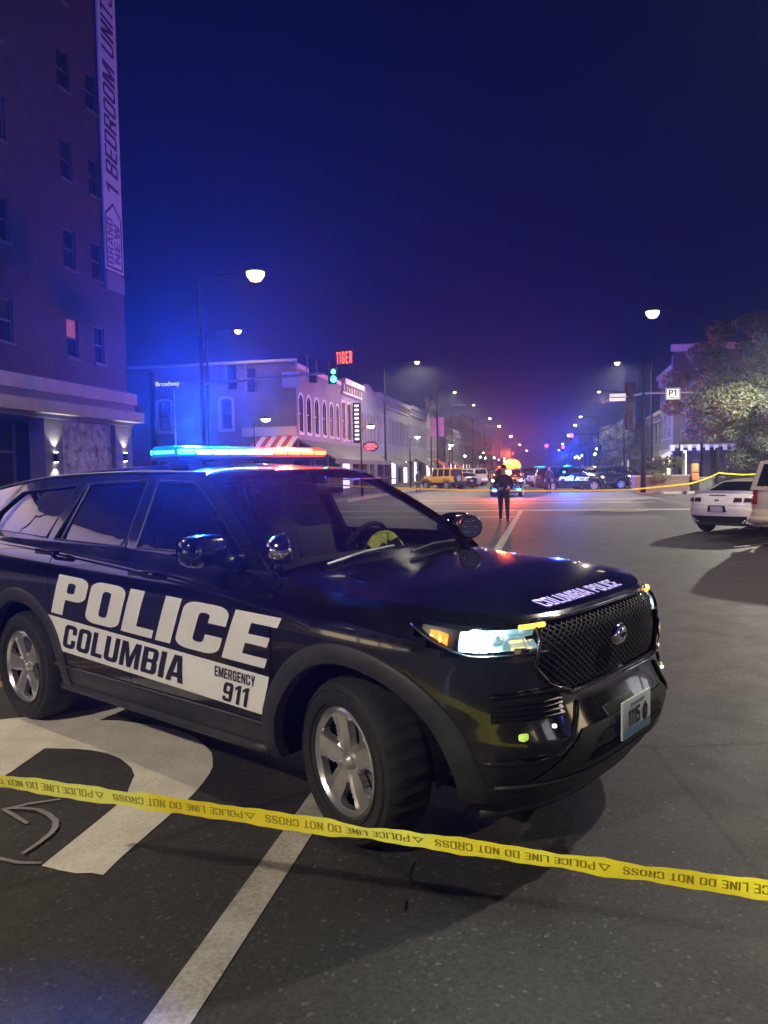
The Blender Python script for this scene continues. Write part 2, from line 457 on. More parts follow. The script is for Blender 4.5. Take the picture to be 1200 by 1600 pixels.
def font_text(name, text, size, material, parent=None, align='CENTER', extrude=0.0, offset=0.0):
    cu = bpy.data.curves.new(name, 'FONT')
    cu.body = text; cu.size = size; cu.align_x = align; cu.align_y = 'CENTER'
    cu.extrude = extrude; cu.offset = offset; cu.resolution_u = 3
    o = bpy.data.objects.new(name, cu); COL.objects.link(o)
    dg = bpy.context.evaluated_depsgraph_get()
    me = bpy.data.meshes.new_from_object(o.evaluated_get(dg))
    bpy.data.objects.remove(o); bpy.data.curves.remove(cu)
    me.materials.clear(); me.materials.append(material)
    me.name = name
    r = bpy.data.objects.new(name, me); COL.objects.link(r)
    if parent: r.parent = parent
    return r
def point_light(name, loc, col, power, radius=.1, parent=None, spot=None, rot=None, blend=.4):
    d = bpy.data.lights.new(name, 'SPOT' if spot else 'POINT')
    d.energy = power; d.color = col; d.shadow_soft_size = radius
    if spot: d.spot_size = math.radians(spot); d.spot_blend = blend
    o = bpy.data.objects.new(name, d); COL.objects.link(o)
    o.location = loc
    if rot: o.rotation_euler = rot
    if parent: o.parent = parent
    return o
# ------------------------------------------------------------------ vehicle body geometry
class Shape:
    """Body surface of a vehicle. x forward, y left, z up; side functions give the right-hand side (y < 0)."""
    def __init__(s, **k):
        s.__dict__.update(k)
    def w(s, v): return sinterp(v, s.WV)
    def nf(s, v): return s.N if not isinstance(s.N, list) else interp(v, s.N)
    def xf(s, v): return sinterp(v, s.XF)
    def xr(s, v): return sinterp(v, s.XB)
    def S(s, q, v):
        # q in [0,1] front corner, [1,2] side, [2,3] rear corner
        w = s.w(v)
        if q < 1 or q > 2:
            fr = q < 1
            a = (q if fr else 3 - q) * PI / 2
            n = s.nf(v) if fr else s.NR
            c, d = math.cos(a), math.sin(a)
            k = (abs(c) ** n + abs(d) ** n) ** (-1 / n)
            if fr: x = s.XM + (s.xf(v) - s.XM) * k * c
            else: x = s.XR + (s.xr(v) - s.XR) * k * c
            y = -w * k * d
        else:
            x = lerp(s.XM, s.XR, q - 1); y = -w
        z = lerp(interp(x, s.ZL), sinterp(x, s.ZT), v)
        return (x, y, z)
    def V(s, x, z):
        a, b = interp(x, s.ZL), sinterp(x, s.ZT)
        return max(0, min(1, (z - a) / (b - a)))
    def side(s, x, z, off=0.0):
        v = s.V(x, z); w = s.w(v)
        y = w
        if x > s.XM:
            n = s.nf(v); t = min(.999, (x - s.XM) / (s.xf(v) - s.XM)); y = w * (1 - t ** n) ** (1 / n)
        elif x < s.XR:
            t = min(.999, (x - s.XR) / (s.xr(v) - s.XR)); y = w * (1 - t ** s.NR) ** (1 / s.NR)
        return (x, -(y + off), z)
    def front(s, y, z, off=0.0):
        v = s.V(s.xf(.5) - .1, z); w = s.w(v)
        t = min(.999, abs(y) / w)
        n = s.nf(v)
        return (s.XM + (s.xf(v) - s.XM) * (1 - t ** n) ** (1 / n) + off, y, z)
    def back(s, y, z, off=0.0):
        v = s.V(s.xr(.5) + .1, z); w = s.w(v)
        t = min(.999, abs(y) / w)
        return (s.XR + (s.xr(v) - s.XR) * (1 - t ** s.NR) ** (1 / s.NR) - off, y, z)
    def gy(s, x, z):
        t = max(0, (z - s.ZB) / (s.ZR - s.ZB))
        y = s.YB - (s.YB - s.YR) * t ** 1.15
        if x < s.XTAPER: y *= 1 - s.TAPER * ((s.XTAPER - x) / 1.0) ** 2
        return y
    def glass(s, x, z, off=0.0):
        return (x, -(s.gy(x, z) + off), z)

def mirrored(mb):
    o = MB(); o.v = [(x, -y, z) for x, y, z in mb.v]; o.f = [tuple(reversed(f)) for f in mb.f]; o.m = list(mb.m)
    return o
def build_pair(mb, name, material, parent, **k):
    mb.build(name, material, parent, **k); mirrored(mb).build(name, material, parent, **k)
def both(mb):
    o = MB(); o.add(mb.v, mb.f); m = mirrored(mb); o.add(m.v, m.f); return o

def shell_columns(sh, gaps, ds=.045, nf=34, nr=18):
    cols = [i / nf for i in range(nf + 1)]
    xs = []
    x = sh.XM - ds
    while x > sh.XR + ds * .3:
        xs.append(x); x -= ds
    for g in gaps:
        xs = [k for k in xs if abs(k - g) > .012] + [g - .005, g + .005]
    xs.sort(reverse=True)
    L = sh.XM - sh.XR
    cols += [1 + (sh.XM - x) / L for x in xs]
    cols += [2 + i / nr for i in range(nr + 1)]
    return cols
def arch_r(dx, dz, wr, k):
    # elliptical arch distance: k scales, a little longer to the front
    ax = (wr * 1.20 if dx > 0 else wr * .97) * k
    az = wr * 1.02 * k
    return (dx / ax) ** 2 + (dz / az) ** 2

def body_shell(sh, gaps, rows, wheels, wr, classify):
    """returns dict part -> MB for the right half; classify(x,y,z,v,q) names the part or None"""
    cols = shell_columns(sh, gaps)
    out = {}
    P = [[sh.S(q, v) for q in cols] for v in rows]
    for j in range(len(rows) - 1):
        for i in range(len(cols) - 1):
            q = (cols[i] + cols[i + 1]) / 2; v = (rows[j] + rows[j + 1]) / 2
            a, b, c, d = P[j][i], P[j][i + 1], P[j + 1][i + 1], P[j + 1][i]
            x = (a[0] + b[0] + c[0] + d[0]) / 4; y = (a[1] + b[1] + c[1] + d[1]) / 4; z = (a[2] + b[2] + c[2] + d[2]) / 4
            if q < 2.99 and q > .3 and any(arch_r(x - wx, z - wz, wr, 1.22) < 1 for wx, wz in wheels): continue
            k = classify(x, y, z, v, q)
            if k is None: continue
            if q > 1 and q < 2 and abs(a[0] - b[0]) < .0105 and v > .2:
                k = 'gap'
                ins = lambda p: (p[0], p[1] + .014, p[2])
                out.setdefault(k, MB()).add([ins(a), ins(b), ins(c), ins(d)], [(0, 1, 2, 3)])
                continue
            out.setdefault(k, {})
            if isinstance(out[k], dict):
                m = MB(); m.idx = {}; out[k] = m
            m = out[k]
            f = []
            for (jj, ii) in ((j, i), (j, i + 1), (j + 1, i + 1), (j + 1, i)):
                if (jj, ii) not in m.idx:
                    m.idx[(jj, ii)] = len(m.v); m.v.append(P[jj][ii])
                f.append(m.idx[(jj, ii)])
            m.f.append(tuple(f)); m.m.append(0)
    return out

def arch_trim(sh, wx, wz, wr, k0=1.20, k1=1.44, a0=-8, a1=188, n=44):
    m = MB()
    prof = [(k1, -.012), (k1 - .01, .010), (k1 - .05, .018), (k0 + .05, .016), (k0, .008), (k0 - .01, -.05)]
    def P(u, v):
        a = math.radians(lerp(a0, a1, u))
        i = v * (len(prof) - 1)
        i0 = min(int(i + 1e-6), len(prof) - 2)
        k, off = prof[int(round(i))]
        c, s_ = math.cos(a), math.sin(a)
        ax = (wr * 1.20 if c > 0 else wr * .97) * k
        # let the rear leg run straight down to the sill
        x = wx + ax * c; z = wz + wr * 1.02 * k * s_
        return sh.side(x, max(z, .26), off)
    m.grid(P, n, len(prof) - 1)
    return m
def wheel_well(wx, wz, wr, yo=-.93, yi=-.55, n=22):
    m = MB()
    R = wr * 1.26
    pts = [(wx + R * math.cos(PI * i / n), wz + R * math.sin(PI * i / n)) for i in range(n + 1)]
    for i in range(n):
        a, b = pts[i], pts[i + 1]
        m.add([(a[0], yo, a[1]), (b[0], yo, b[1]), (b[0], yi, b[1]), (a[0], yi, a[1])], [(0, 1, 2, 3)])
        m.add([(a[0], yi, a[1]), (b[0], yi, b[1]), (wx, yi, wz)], [(0, 1, 2)])
    return m

def make_wheel(parent, name='wheel', R=.378, rim=.235, width=.245, spokes=5, detail=True, M_rim=None, hole=(.085, .195)):
    """axle along y, outer face at -y, centred on the origin"""
    root = empty(name, parent=parent)
    hw = width / 2
    m = MB()
    prof = [(rim - .005, -hw + .03), (rim + .004, -hw + .008), (rim + .03, -hw - .004), (R - .06, -hw - .008), (R - .025, -hw + .008), (R - .006, -hw + .035), (R, -hw + .06),
            (R, hw - .06), (R - .006, hw - .035), (R - .025, hw - .008), (R - .06, hw + .004), (rim, hw)]
    n = 96 if detail else 28
    if not detail:
        m.lathe(prof, n, axis='y')
    else:
        np_ = len(prof)
        for i in range(n):
            pass
        vs = []
        for j, (r, h) in enumerate(prof):
            for k in range(n):
                rr_ = r
                if 5 <= j <= 8:
                    rr_ -= .010 if (k + (1 if j in (5, 6) else 0)) % 3 == 0 else 0
                if j == 3: rr_ = r
                a = 2 * PI * k / n
                vs.append((rr_ * math.cos(a), h, rr_ * math.sin(a)))
        fs = [(j * n + k, j * n + (k + 1) % n, (j + 1) * n + (k + 1) % n, (j + 1) * n + k) for j in range(np_ - 1) for k in range(n)]
        m.add(vs, fs)
        # circumferential sidewall ribs
        for rr_ in (rim + .022, R - .05):
            m.lathe([(rr_ - .004, -hw - .004), (rr_, -hw - .011), (rr_ + .004, -hw - .004)], n, axis='y')
    m.build('tyre', M['rubber'], root, smooth=True, angle=25 if detail else 40)
    # rim face: polar grid with spoke openings
    m = MB(); m2 = MB()
    na = 120 if detail else 40
    rs = [0.0, .02, .034, .038, .055, .075, .09, .11, .13, .15, .17, .19, .20, .21, .222, rim] if detail else [0.0, .04, .09, .13, .17, .2, .22, rim]
    rs = [r * rim / .235 for r in rs]
    per = 2 * PI / spokes
    def inhole(r, a):
        d = ((a + per / 2) % per) - per / 2
        f = (r / rim * .235 - hole[0]) / (hole[1] - hole[0])
        if f < 0 or f > 1: return False
        half = per * lerp(.10, .26, min(1, f * 1.25)) * (1 if f < .8 else 1 - (f - .8) * 1.2)
        return abs(d) < half
    def depth(r, a):
        q = r / rim
        d = ((a + per / 2) % per) - per / 2
        y = -hw + .020 + .030 * (1 - q) ** 1.2 - .0
        if q > .93: y = -hw + .004 + .01 * (q - .93) / .07
        # raised ribs beside the openings
        f = (q * .235 - hole[0]) / (hole[1] - hole[0])
        if -.1 < f < 1.05:
            half = per * lerp(.10, .26, max(0, min(1, f * 1.25)))
            e = abs(abs(d) - half) / per
            y -= .011 * max(0, 1 - e / .09)
        if q < .15: y = -hw + .030 + (0 if q > .13 else -.012)
        return y
    for j in range(len(rs) - 1):
        for k in range(na):
            a0, a1 = 2 * PI * k / na, 2 * PI * (k + 1) / na
            r0, r1 = rs[j], rs[j + 1]
            if inhole((r0 + r1) / 2, (a0 + a1) / 2): continue
            vs = [(r * math.cos(a), depth(r, a), r * math.sin(a)) for r, a in ((r0, a0), (r0, a1), (r1, a1), (r1, a0))]
            m.add(vs, [(0, 1, 2, 3)])
            # inner edge walls down into the openings
            for (ra, aa, rb, ab, nr_, na_) in ((r1, a0, r1, a1, (rs[j + 1] + rs[min(j + 2, len(rs) - 1)]) / 2, (a0 + a1) / 2), (r0, a0, r0, a1, (rs[j] + rs[max(j - 1, 0)]) / 2, (a0 + a1) / 2), (r0, a1, r1, a1, (r0 + r1) / 2, a1 + PI / na), (r0, a0, r1, a0, (r0 + r1) / 2, a0 - PI / na)):
                if inhole(nr_, na_):
                    p = (ra * math.cos(aa), depth(ra, aa), ra * math.sin(aa)); q_ = (rb * math.cos(ab), depth(rb, ab), rb * math.sin(ab))
                    m.add([p, q_, (q_[0], q_[1] + .035, q_[2]), (p[0], p[1] + .035, p[2])], [(0, 1, 2, 3)])
    bm_o = m.build('rim', M_rim or M['rim'], root, smooth=False)
    bm = bmesh.new(); bm.from_mesh(bm_o.data); bmesh.ops.remove_doubles(bm, verts=bm.verts[:], dist=.0004); bmesh.ops.recalc_face_normals(bm, faces=bm.faces[:]); bm.to_mesh(bm_o.data); bm.free()
    bm_o.data.polygons.foreach_set('use_smooth', [True] * len(bm_o.data.polygons)); bm_o.data.set_sharp_from_angle(angle=math.radians(32))
    d = MB(); d.lathe([(rim - .004, -hw + .012), (rim - .012, hw - .01)], 40, axis='y')
    d.lathe([(0.02, .0), (rim - .015, .0)], 40, axis='y')
    d.build('barrel', M['matt'], root, smooth=True, angle=30)
    if detail:
        d = MB(); d.lathe([(.03, -.045), (.165, -.045), (.165, -.03)], 40, axis='y')
        d.build('brake_disc', M['steel'], root, smooth=True, angle=30)
    return root

def greenhouse(sh, root, frame_out, wins, paint, side_glass, ws_glass, frame_parts=True, names=None, rail=True):
    """side frames with window openings, panes, windscreen, roof, rear glass"""
    K = sh
    inset = lambda poly, d: poly
    m = MB()
    m.poly(frame_out, wins, lambda x, z: K.glass(x, z), step=.12)
    build_pair(m, 'window_frame', paint, root, smooth=True, angle=25)
    # inner lips round each opening
    m = MB()
    for w in wins:
        n = len(w)
        for i in range(n):
            a, b = w[i], w[(i + 1) % n]
            m.add([K.glass(*a), K.glass(*b), K.glass(b[0], b[1], -.022), K.glass(a[0], a[1], -.022)], [(0, 1, 2, 3)])
            m.tube([K.glass(a[0], a[1], .004), K.glass(b[0], b[1], .004)], .0065, 5)
    build_pair(m, 'window_trim', M['black'], root)
    for i, w in enumerate(wins):
        for sgn in (1, -1):
            m = MB(); m.poly(w, [], lambda x, z: K.glass(x, z, -.014), step=.12)
            g = side_glass[i] if isinstance(side_glass, (list, tuple)) else side_glass
            (m if sgn == 1 else mirrored(m)).build('side_window', g, root, smooth=True)
    # windscreen
    (xb, zb, yb), (xt, zt, yt) = K.WB, K.WT
    def WS(a, b, off=0):
        s_ = 1 - abs(a) ** 2.2
        bulge = lerp(K.WBULGE[0], K.WBULGE[1], b)
        return (lerp(xb, xt, b) + bulge * s_ + .015 * math.sin(PI * b) + off, a * lerp(yb, yt, b), lerp(zb, zt, b) + .022 * s_ + off * .7)
    K.WS = WS
    m = MB(); m.grid(lambda u, v: WS(lerp(-.93, .93, u), lerp(.015, .955, v)), 20, 10)
    m.build('windscreen', ws_glass, root, smooth=True)
    m = MB()
    m.grid(lambda u, v: WS(lerp(.93, 1.0, u), v, .004 if u < .99 else 0), 2, 10)
    m.grid(lambda u, v: WS(lerp(-1.0, -.93, u), v, .004 if u > .01 else 0), 2, 10)
    m.grid(lambda u, v: WS(lerp(-.93, .93, u), lerp(.955, 1.0, v), .002), 20, 1)
    m.build('windscreen_pillar', paint, root, smooth=True)
    # roof
    def RF(u, v):
        a = lerp(-1, 1, v)
        x = lerp(xt + K.WBULGE[1] * (1 - abs(a) ** 2.2), K.XRT, u)
        z = sinterp(x, K.ROOF); 
        y = a * K.gy(min(x, K.ROOF[-1][0]), z)
        crown = interp(x, K.CROWN)
        zz = z + crown * (1 - abs(a) ** 3.2)
        if u == 0: zz = zt + .022 * (1 - abs(a) ** 2.2)
        return (x, y, zz)
    K.RF = RF
    m = MB(); m.grid(RF, 30, 24)
    m.build('roof', paint, root, smooth=True)
    # rear glass and tailgate upper
    xrt, xrb, zrb = K.XRT, K.XRB, K.ZRB
    def RG(u, v):
        a = lerp(-1, 1, u)
        top = RF(1, u); 
        bx = xrb + K.RBULGE * 0
        b = K.S(3, 1)
        base_y = a * K.gy(max(xrb, K.XTAPER - 1.2), zrb)
        bas = (xrb - K.RBULGE * (1 - abs(a) ** 2.4), base_y, zrb)
        return tuple(lerp(bas[i], top[i], v) for i in range(3))
    m = MB(); m.grid(RG, 16, 8, keep=lambda u, v: not (.07 < u < .93 and .12 < v < .88))
    m.build('rear_pillar', paint, root, smooth=True)
    m = MB(); m.grid(lambda u, v: RG(lerp(.06, .94, u), lerp(.11, .89, v)), 12, 6)
    m.build('rear_window', K.REARGLASS, root, smooth=True)
    K.RG = RG

def hood_and_deck(sh, root, paint, x_hood, x_deck=None, crown=.045, name='bonnet'):
    K = sh
    def rows(cols, c, sign):
        P = []
        for q in cols:
            x, y, z = K.S(q, 1)
            e = (K.xf(1) - x) if sign > 0 else (x - K.xr(1))
            cc = c * min(1, max(0, e) / .55) ** .7
            P.append([(x, y * t, z + cc * (1 - abs(t) ** 4)) for t in [lerp(1, -1, k / 24) for k in range(25)]])
        return P
    qh = 1 + (K.XM - x_hood) / (K.XM - K.XR)
    cols = [.0005] + [i / 40 for i in range(1, 41)] + [1 + (qh - 1) * i / 6 for i in range(1, 7)]
    if x_hood > K.XM: cols = [.0005] + [i / 40 for i in range(1, 41)]
    P = rows(cols, crown, 1)
    m = MB(); m.add([p for r in P for p in r], [(j * 25 + i, j * 25 + i + 1, (j + 1) * 25 + i + 1, (j + 1) * 25 + i) for j in range(len(P) - 1) for i in range(24)])
    m.build(name, paint, root, smooth=True, angle=50)
    if x_deck is not None:
        qd = 1 + (K.XM - x_deck) / (K.XM - K.XR)
        cols = [qd + (2 - qd) * i / 6 for i in range(6)] + [2 + i / 24 for i in range(24)] + [2.9995] if qd < 2 else [2 + i / 24 for i in range(24)] + [2.9995]
        P = rows(cols, .03, -1)
        m = MB(); m.add([p for r in P for p in r], [(j * 25 + i, j * 25 + i + 1, (j + 1) * 25 + i + 1, (j + 1) * 25 + i) for j in range(len(P) - 1) for i in range(24)])
        m.build('boot_lid' if x_deck > -2.2 else 'tailgate_top', paint, root, smooth=True, angle=50)
    def HZ(x, y):
        # height of the bonnet surface
        lo, hi = 0.0, 1.0
        best = None
        for i in range(60):
            q = i / 60 * 1.2
            X, Y, Z = K.S(q, 1)
            if X >= x: best = (X, Y, Z)
        X, Y, Z = best or K.S(1.2, 1)
        t = min(1, abs(y) / max(abs(Y), .01))
        cc = crown * min(1, max(0, K.xf(1) - x) / .55) ** .7
        return Z + cc * (1 - t ** 4)
    K.HZ = HZ

def clip_lattice(poly, spacing, ang):
    """segments of parallel lines clipped to a convex polygon (2D)"""
    c, s_ = math.cos(ang), math.sin(ang)
    segs = []
    ds = [p[0] * -s_ + p[1] * c for p in poly]
    k = math.floor(min(ds) / spacing) * spacing
    while k < max(ds):
        ts = []
        n = len(poly)
        for i in range(n):
            a, b = poly[i], poly[(i + 1) % n]
            da, db = ds[i] - k, ds[(i + 1) % n] - k
            if (da < 0) != (db < 0):
                t = da / (da - db)
                x, y = lerp(a[0], b[0], t), lerp(a[1], b[1], t)
                ts.append(((x * c + y * s_), (x, y)))
        if len(ts) >= 2:
            ts.sort(); segs.append((ts[0][1], ts[-1][1]))
        k += spacing
    return segs

# ------------------------------------------------------------------ the police car
def police_shape():
    return Shape(XM=1.2, XR=-1.5, N=[(0, 3.1), (.3, 3.4), (.6, 3.85), (1, 4.0)], NR=4.5,
        ZL=[(-2.6, .36), (-2.0, .31), (-1.0, .30), (1.0, .30), (1.9, .26), (2.15, .22), (2.5, .22)],
        ZT=[(-2.65, 1.25), (-1.9, 1.26), (-1.0, 1.255), (0, 1.245), (.55, 1.235), (.95, 1.18), (1.3, 1.145), (1.6, 1.13), (1.83, 1.118), (2.05, 1.098), (2.2, 1.075), (2.36, 1.055)],
        WV=[(0, .93), (.1, .975), (.3, .998), (.45, .992), (.6, .998), (.78, 1.0), (.86, .985), (.94, .95), (1, .905)],
        XF=[(0, 2.27), (.12, 2.37), (.25, 2.425), (.38, 2.435), (.5, 2.40), (.62, 2.372), (.8, 2.36), (.93, 2.345), (1, 2.28)],
        XB=[(0, -2.55), (.2, -2.63), (.5, -2.62), (.8, -2.58), (1, -2.5)],
        ZB=1.24, ZR=1.67, YB=.912, YR=.69, XTAPER=-1.55, TAPER=.10,
        WB=(.985, 1.19, .895), WT=(.21, 1.683, .672), WBULGE=(.13, .15),
        ROOF=[(-2.42, 1.60), (-2.1, 1.635), (-1.5, 1.685), (-.6, 1.705), (.0, 1.698), (.40, 1.68)],
        CROWN=[(-2.4, .05), (-.6, .058), (.2, .035), (.36, .02)], XRT=-2.42, XRB=-2.50, ZRB=1.25, RBULGE=.06, REARGLASS=M['tint'])

WHX, WHZ = 1.5125, .378
def make_police_car(name, label, detail=True, lettering_on=True):
    K = police_shape()
    root = thing(name, label, 'police car')
    paint = M['paint']
    GX = [1.075, -.14, -1.06]
    rows = [0, .04, .10, .16, .187, .193, .23, .27, .31, .35, .39, .43, .47, .51, .55, .59, .63, .67, .71, .75, .79, .83, .87, .91, .95, .975, 1]
    grille = [(-.47, .735), (.47, .735), (.60, .80), (.665, .875), (.60, 1.045), (-.60, 1.045), (-.665, .875), (-.60, .80)]
    def inpoly(p, poly):
        c = False; n = len(poly)
        for i in range(n):
            a, b = poly[i], poly[i - 1]
            if (a[1] > p[1]) != (b[1] > p[1]) and p[0] < (b[0] - a[0]) * (p[1] - a[1]) / (b[1] - a[1]) + a[0]: c = not c
        return c
    def classify(x, y, z, v, q):
        if v < .19: return 'sill_trim' if 1.0 < q < 2.0 else ('lower_bumper' if q <= 1.0 else 'rear_bumper_trim')
        if q <= .92 and x > 1.9:
            if inpoly((y, z), grille): return None
            if False and .645 < z < .775 and -.93 < y < -.575 and x > 2.0: return None
            if z > hl_low(y, x) and z < hl_top(y, x): return None
            return 'front_bumper' if z < .94 else 'front_panel'
        if x > GX[0]: return 'front_wing'
        if x > GX[1]: return 'front_door'
        if x > GX[2]: return 'rear_door'
        if q > 2.6: return 'tailgate'
        return 'rear_quarter'
    def hl_low(y, x):
        # lower edge of the headlamp against x/y
        if y > -.64: return 9
        t = (-.64 - y) / .31
        return lerp(.935, .955, min(1, t)) if x > 2.0 else lerp(.955, 1.07, min(1, (2.0 - x) / .28))
    def hl_top(y, x): return 1.048 if x > 2.1 else 1.058
    parts = body_shell(K, GX, rows, [(WHX, WHZ), (-WHX, WHZ)], WHZ, classify)
    # the headlamp pocket is cut from 'front_wing' too
    mats = {'sill_trim': M['plastic'], 'lower_bumper': M['plastic'], 'rear_bumper_trim': M['plastic'], 'gap': M['void']}
    order = ['front_bumper', 'front_panel', 'front_wing', 'front_door', 'rear_door', 'rear_quarter', 'tailgate', 'sill_trim', 'lower_bumper', 'rear_bumper_trim', 'gap']
    built = {}
    for k in order:
        if k not in parts: continue
        mm = parts[k]
        nm = 'door_gap' if k == 'gap' else k
        if k in ('front_door', 'rear_door', 'front_wing', 'rear_quarter', 'sill_trim'):
            a = mm.build(nm, mats.get(k, paint), root, smooth=True, angle=40, recalc=False)
            b = mirrored(mm).build(nm, mats.get(k, paint), root, smooth=True, angle=40, recalc=False)
            built[k] = (a, b)
        else:
            built[k] = (both(mm).build(nm, mats.get(k, paint), root, smooth=True, angle=40, recalc=False),)
    hood_and_deck(K, root, paint, .97, -1.9, crown=.045)
    # wheel arches
    for wx in (WHX, -WHX):
        m = arch_trim(K, wx, WHZ, WHZ)
        m.build('wheel_arch', M['plastic'], root, smooth=True, angle=35)
        mirrored(m).build('wheel_arch', M['plastic'], root, smooth=True, angle=35)
        build_pair(wheel_well(wx, WHZ, WHZ), 'wheel_housing', M['void'], root)
    m = MB(); m.box(-2.4, 2.2, -.60, .60, .24, .42); m.box(-1.0, 1.0, -.88, .88, .27, .36)
    m.build('underbody', M['void'], root)
    # greenhouse
    frame = [(1.02, 1.175), (.80, 1.345), (.55, 1.505), (.38, 1.60), (.22, 1.682), (-.1, 1.70), (-.6, 1.705), (-1.1, 1.698), (-1.5, 1.685), (-2.1, 1.635), (-2.42, 1.60), (-2.46, 1.42), (-2.51, 1.235), (-1.5, 1.23), (0, 1.225), (.55, 1.215), (.9, 1.175)]
    wins = [[(.80, 1.268), (.52, 1.445), (.32, 1.555), (.14, 1.640), (-.22, 1.650), (-.175, 1.262)],
            [(-.29, 1.262), (-.335, 1.652), (-1.02, 1.635), (-1.14, 1.275)],
            [(-1.25, 1.28), (-1.135, 1.628), (-1.90, 1.575), (-2.16, 1.42), (-2.20, 1.30)]]
    greenhouse(K, root, frame, wins, paint, [M['halftint'], M['tint'], M['tint']], M['glass'])
    if detail:
        m = MB()
        m.tube([K.glass(-1.06, 1.275, -.004), K.glass(-1.0, 1.635, -.004)], .010, 6)
        build_pair(m, 'window_bar', M['black'], root)
    # roof drip line and crease highlights
    m = MB(); m.tube([K.glass(x, sinterp(x, K.ROOF), .004) for x in [.20 - i * .1 for i in range(27)]], .010, 6)
    build_pair(m, 'roof_rail', M['black'], root, smooth=True)
    # shoulder crease along the doors
    if detail:
        m = MB()
        cre = [(-2.1, 1.235), (-1.4, 1.215), (-.6, 1.175), (.1, 1.135), (.7, 1.085), (1.15, 1.03), (1.35, .985)]
        pts = []
        for i in range(36):
            x = lerp(-2.1, 1.33, i / 35); pts.append((x, sinterp(x, cre)))
        prof = [(-.018, .0), (0, .009), (.018, .0)]
        vs = []
        for x, z in pts:
            fade = min(1, (x + 2.1) / .3, (1.36 - x) / .25)
            for dz, off in prof: vs.append(K.side(x, z + dz, off * fade))
        m.add(vs, [(i * 3 + j, (i + 1) * 3 + j, (i + 1) * 3 + j + 1, i * 3 + j + 1) for i in range(35) for j in range(2)])
        build_pair(m, 'shoulder_crease', paint, root, smooth=True, angle=60)
        # door handles
        for (xa, z) in ((.05, 1.142), (-1.03, 1.205)):
            for sgn in (1, -1):
                m = MB()
                m.rbox((xa, -1.028, z), (.24, .022, .034), .009)
                m.rbox((xa - .10, -1.008, z), (.03, .04, .026), .006)
                m.rbox((xa + .10, -1.008, z), (.03, .04, .026), .006)
                (m if sgn == 1 else mirrored(m)).build('door_handle', paint, root, smooth=True, angle=40)
        # sill step fold
        m = MB(); m.tube([K.side(x, .475, .006) for x in [lerp(-1.02, 1.02, i / 20) for i in range(21)]], .009, 6)
        m.tube([K.side(x, .33, .0) for x in [lerp(-1.0, 1.0, i / 20) for i in range(21)]], .03, 8)
        build_pair(m, 'sill_fold', M['plastic'], root, smooth=True)
    # grille
    FR = K.front
    gr = empty('grille', parent=root)
    m = MB(); m.poly(grille, [], lambda y, z: FR(y, z, -.055), step=.08); m.build('grille_backing', M['void'], gr, smooth=True)
    m = MB()
    inner = [(y * .975, .893 + (z - .893) * .94) for y, z in grille]
    for ang in (math.radians(36), math.radians(-36)):
        for a, b in clip_lattice(inner, .025 if detail else .06, ang):
            n = max(2, int(math.hypot(b[0] - a[0], b[1] - a[1]) / .07) + 1)
            m.tube([FR(lerp(a[0], b[0], i / n), lerp(a[1], b[1], i / n), -.022) for i in range(n + 1)], .0042, 4, caps=False)
    m.build('grille_mesh', M['meshblack'], gr, smooth=True)
    m = MB()
    def edge(p, q, n=14): return [FR(lerp(p[0], q[0], i / n), lerp(p[1], q[1], i / n), .004) for i in range(n)]
    loop = []
    for i in range(8): loop += edge(grille[i], grille[(i + 1) % 8], 14 if i in (0, 4) else 5)
    m.tube(loop + [loop[0]], .009, 8, caps=False)
    m.build('grille_surround', paint, gr, smooth=True)
    m = MB()
    m.tube([FR(lerp(-.60, .60, i / 24), 1.052, .012) for i in range(25)], .0075, 6)
    m.tube([FR(lerp(.02, .50, i / 10), .728 + (.0 if i < 9 else .01), .016) for i in range(11)] + [FR(.60, .79, .014), FR(.655, .87, .012)], .007, 6)
    m.build('grille_chrome_line', M['chrome'], gr, smooth=True)
    # round badge left as a plain polished oval with raised script line
    m = MB()
    c = FR(0, .905, .012)
    m.lathe([(0, .022), (.045, .020), (.068, .012), (.076, 0)], 28, (0, 0, 0), 'x')
    m.v = [(c[0] + x, y * 1.05, c[2] + z * .68) for x, y, z in m.v]
    bdg = m.build('badge', M['chrome'], gr, smooth=True)
    m = MB(); m.tube([(c[0] + .0235, -.035, c[2] + .004), (c[0] + .025, -.018, c[2] + .012), (c[0] + .025, -.008, c[2] - .010), (c[0] + .025, .006, c[2] + .010), (c[0] + .025, .018, c[2] - .006), (c[0] + .0235, .035, c[2] + .006)], .0032, 5)
    m.build('badge_script', M['decaldark'], gr)
    # headlamps: one per side
    def headlamp(sgn):
        hl = empty('headlight', parent=root)
        if sgn < 0: hl.scale = (1, -1, 1)
        # path of outline along the corner: list of (y-or-x param) points using perimeter
        def C(t, z, off=0):
            # t 0 at the inner end (y=-.635), 1 at the outer tip
            ph0, ph1 = .335, .98
            q = lerp(.352, .655, t)
            # find the surface point at plan angle q, height z
            lo, hi = .3, 1.0
            p = K.S(q, .9)
            v = K.V(p[0], z)
            x, y, _ = K.S(q, v)
            d = Vector((x - 1.5, y + .25, 0)).normalized()
            return (x + d.x * off, y + d.y * off, z)
        top = lambda t: lerp(1.045, 1.075, t ** 1.5)
        low = lambda t: .93 if t < .55 else lerp(.93, 1.05, ((t - .55) / .45) ** 1.6)
        m = MB(); m.grid(lambda u, v: C(u, lerp(low(u), top(u), v), .003), 26, 6)
        m.build('headlight_cover', M['glass'], hl, smooth=True)
        m = MB(); m.grid(lambda u, v: C(u, lerp(low(u), top(u), v), -.075), 26, 6)
        for e_ in (low, top):
            for i in range(26):
                a, b = i / 26, (i + 1) / 26
                m.add([C(a, e_(a)), C(b, e_(b)), C(b, e_(b), -.075), C(a, e_(a), -.075)], [(0, 1, 2, 3)])
        m.build('headlight_housing', M['black'], hl, smooth=True, angle=40)
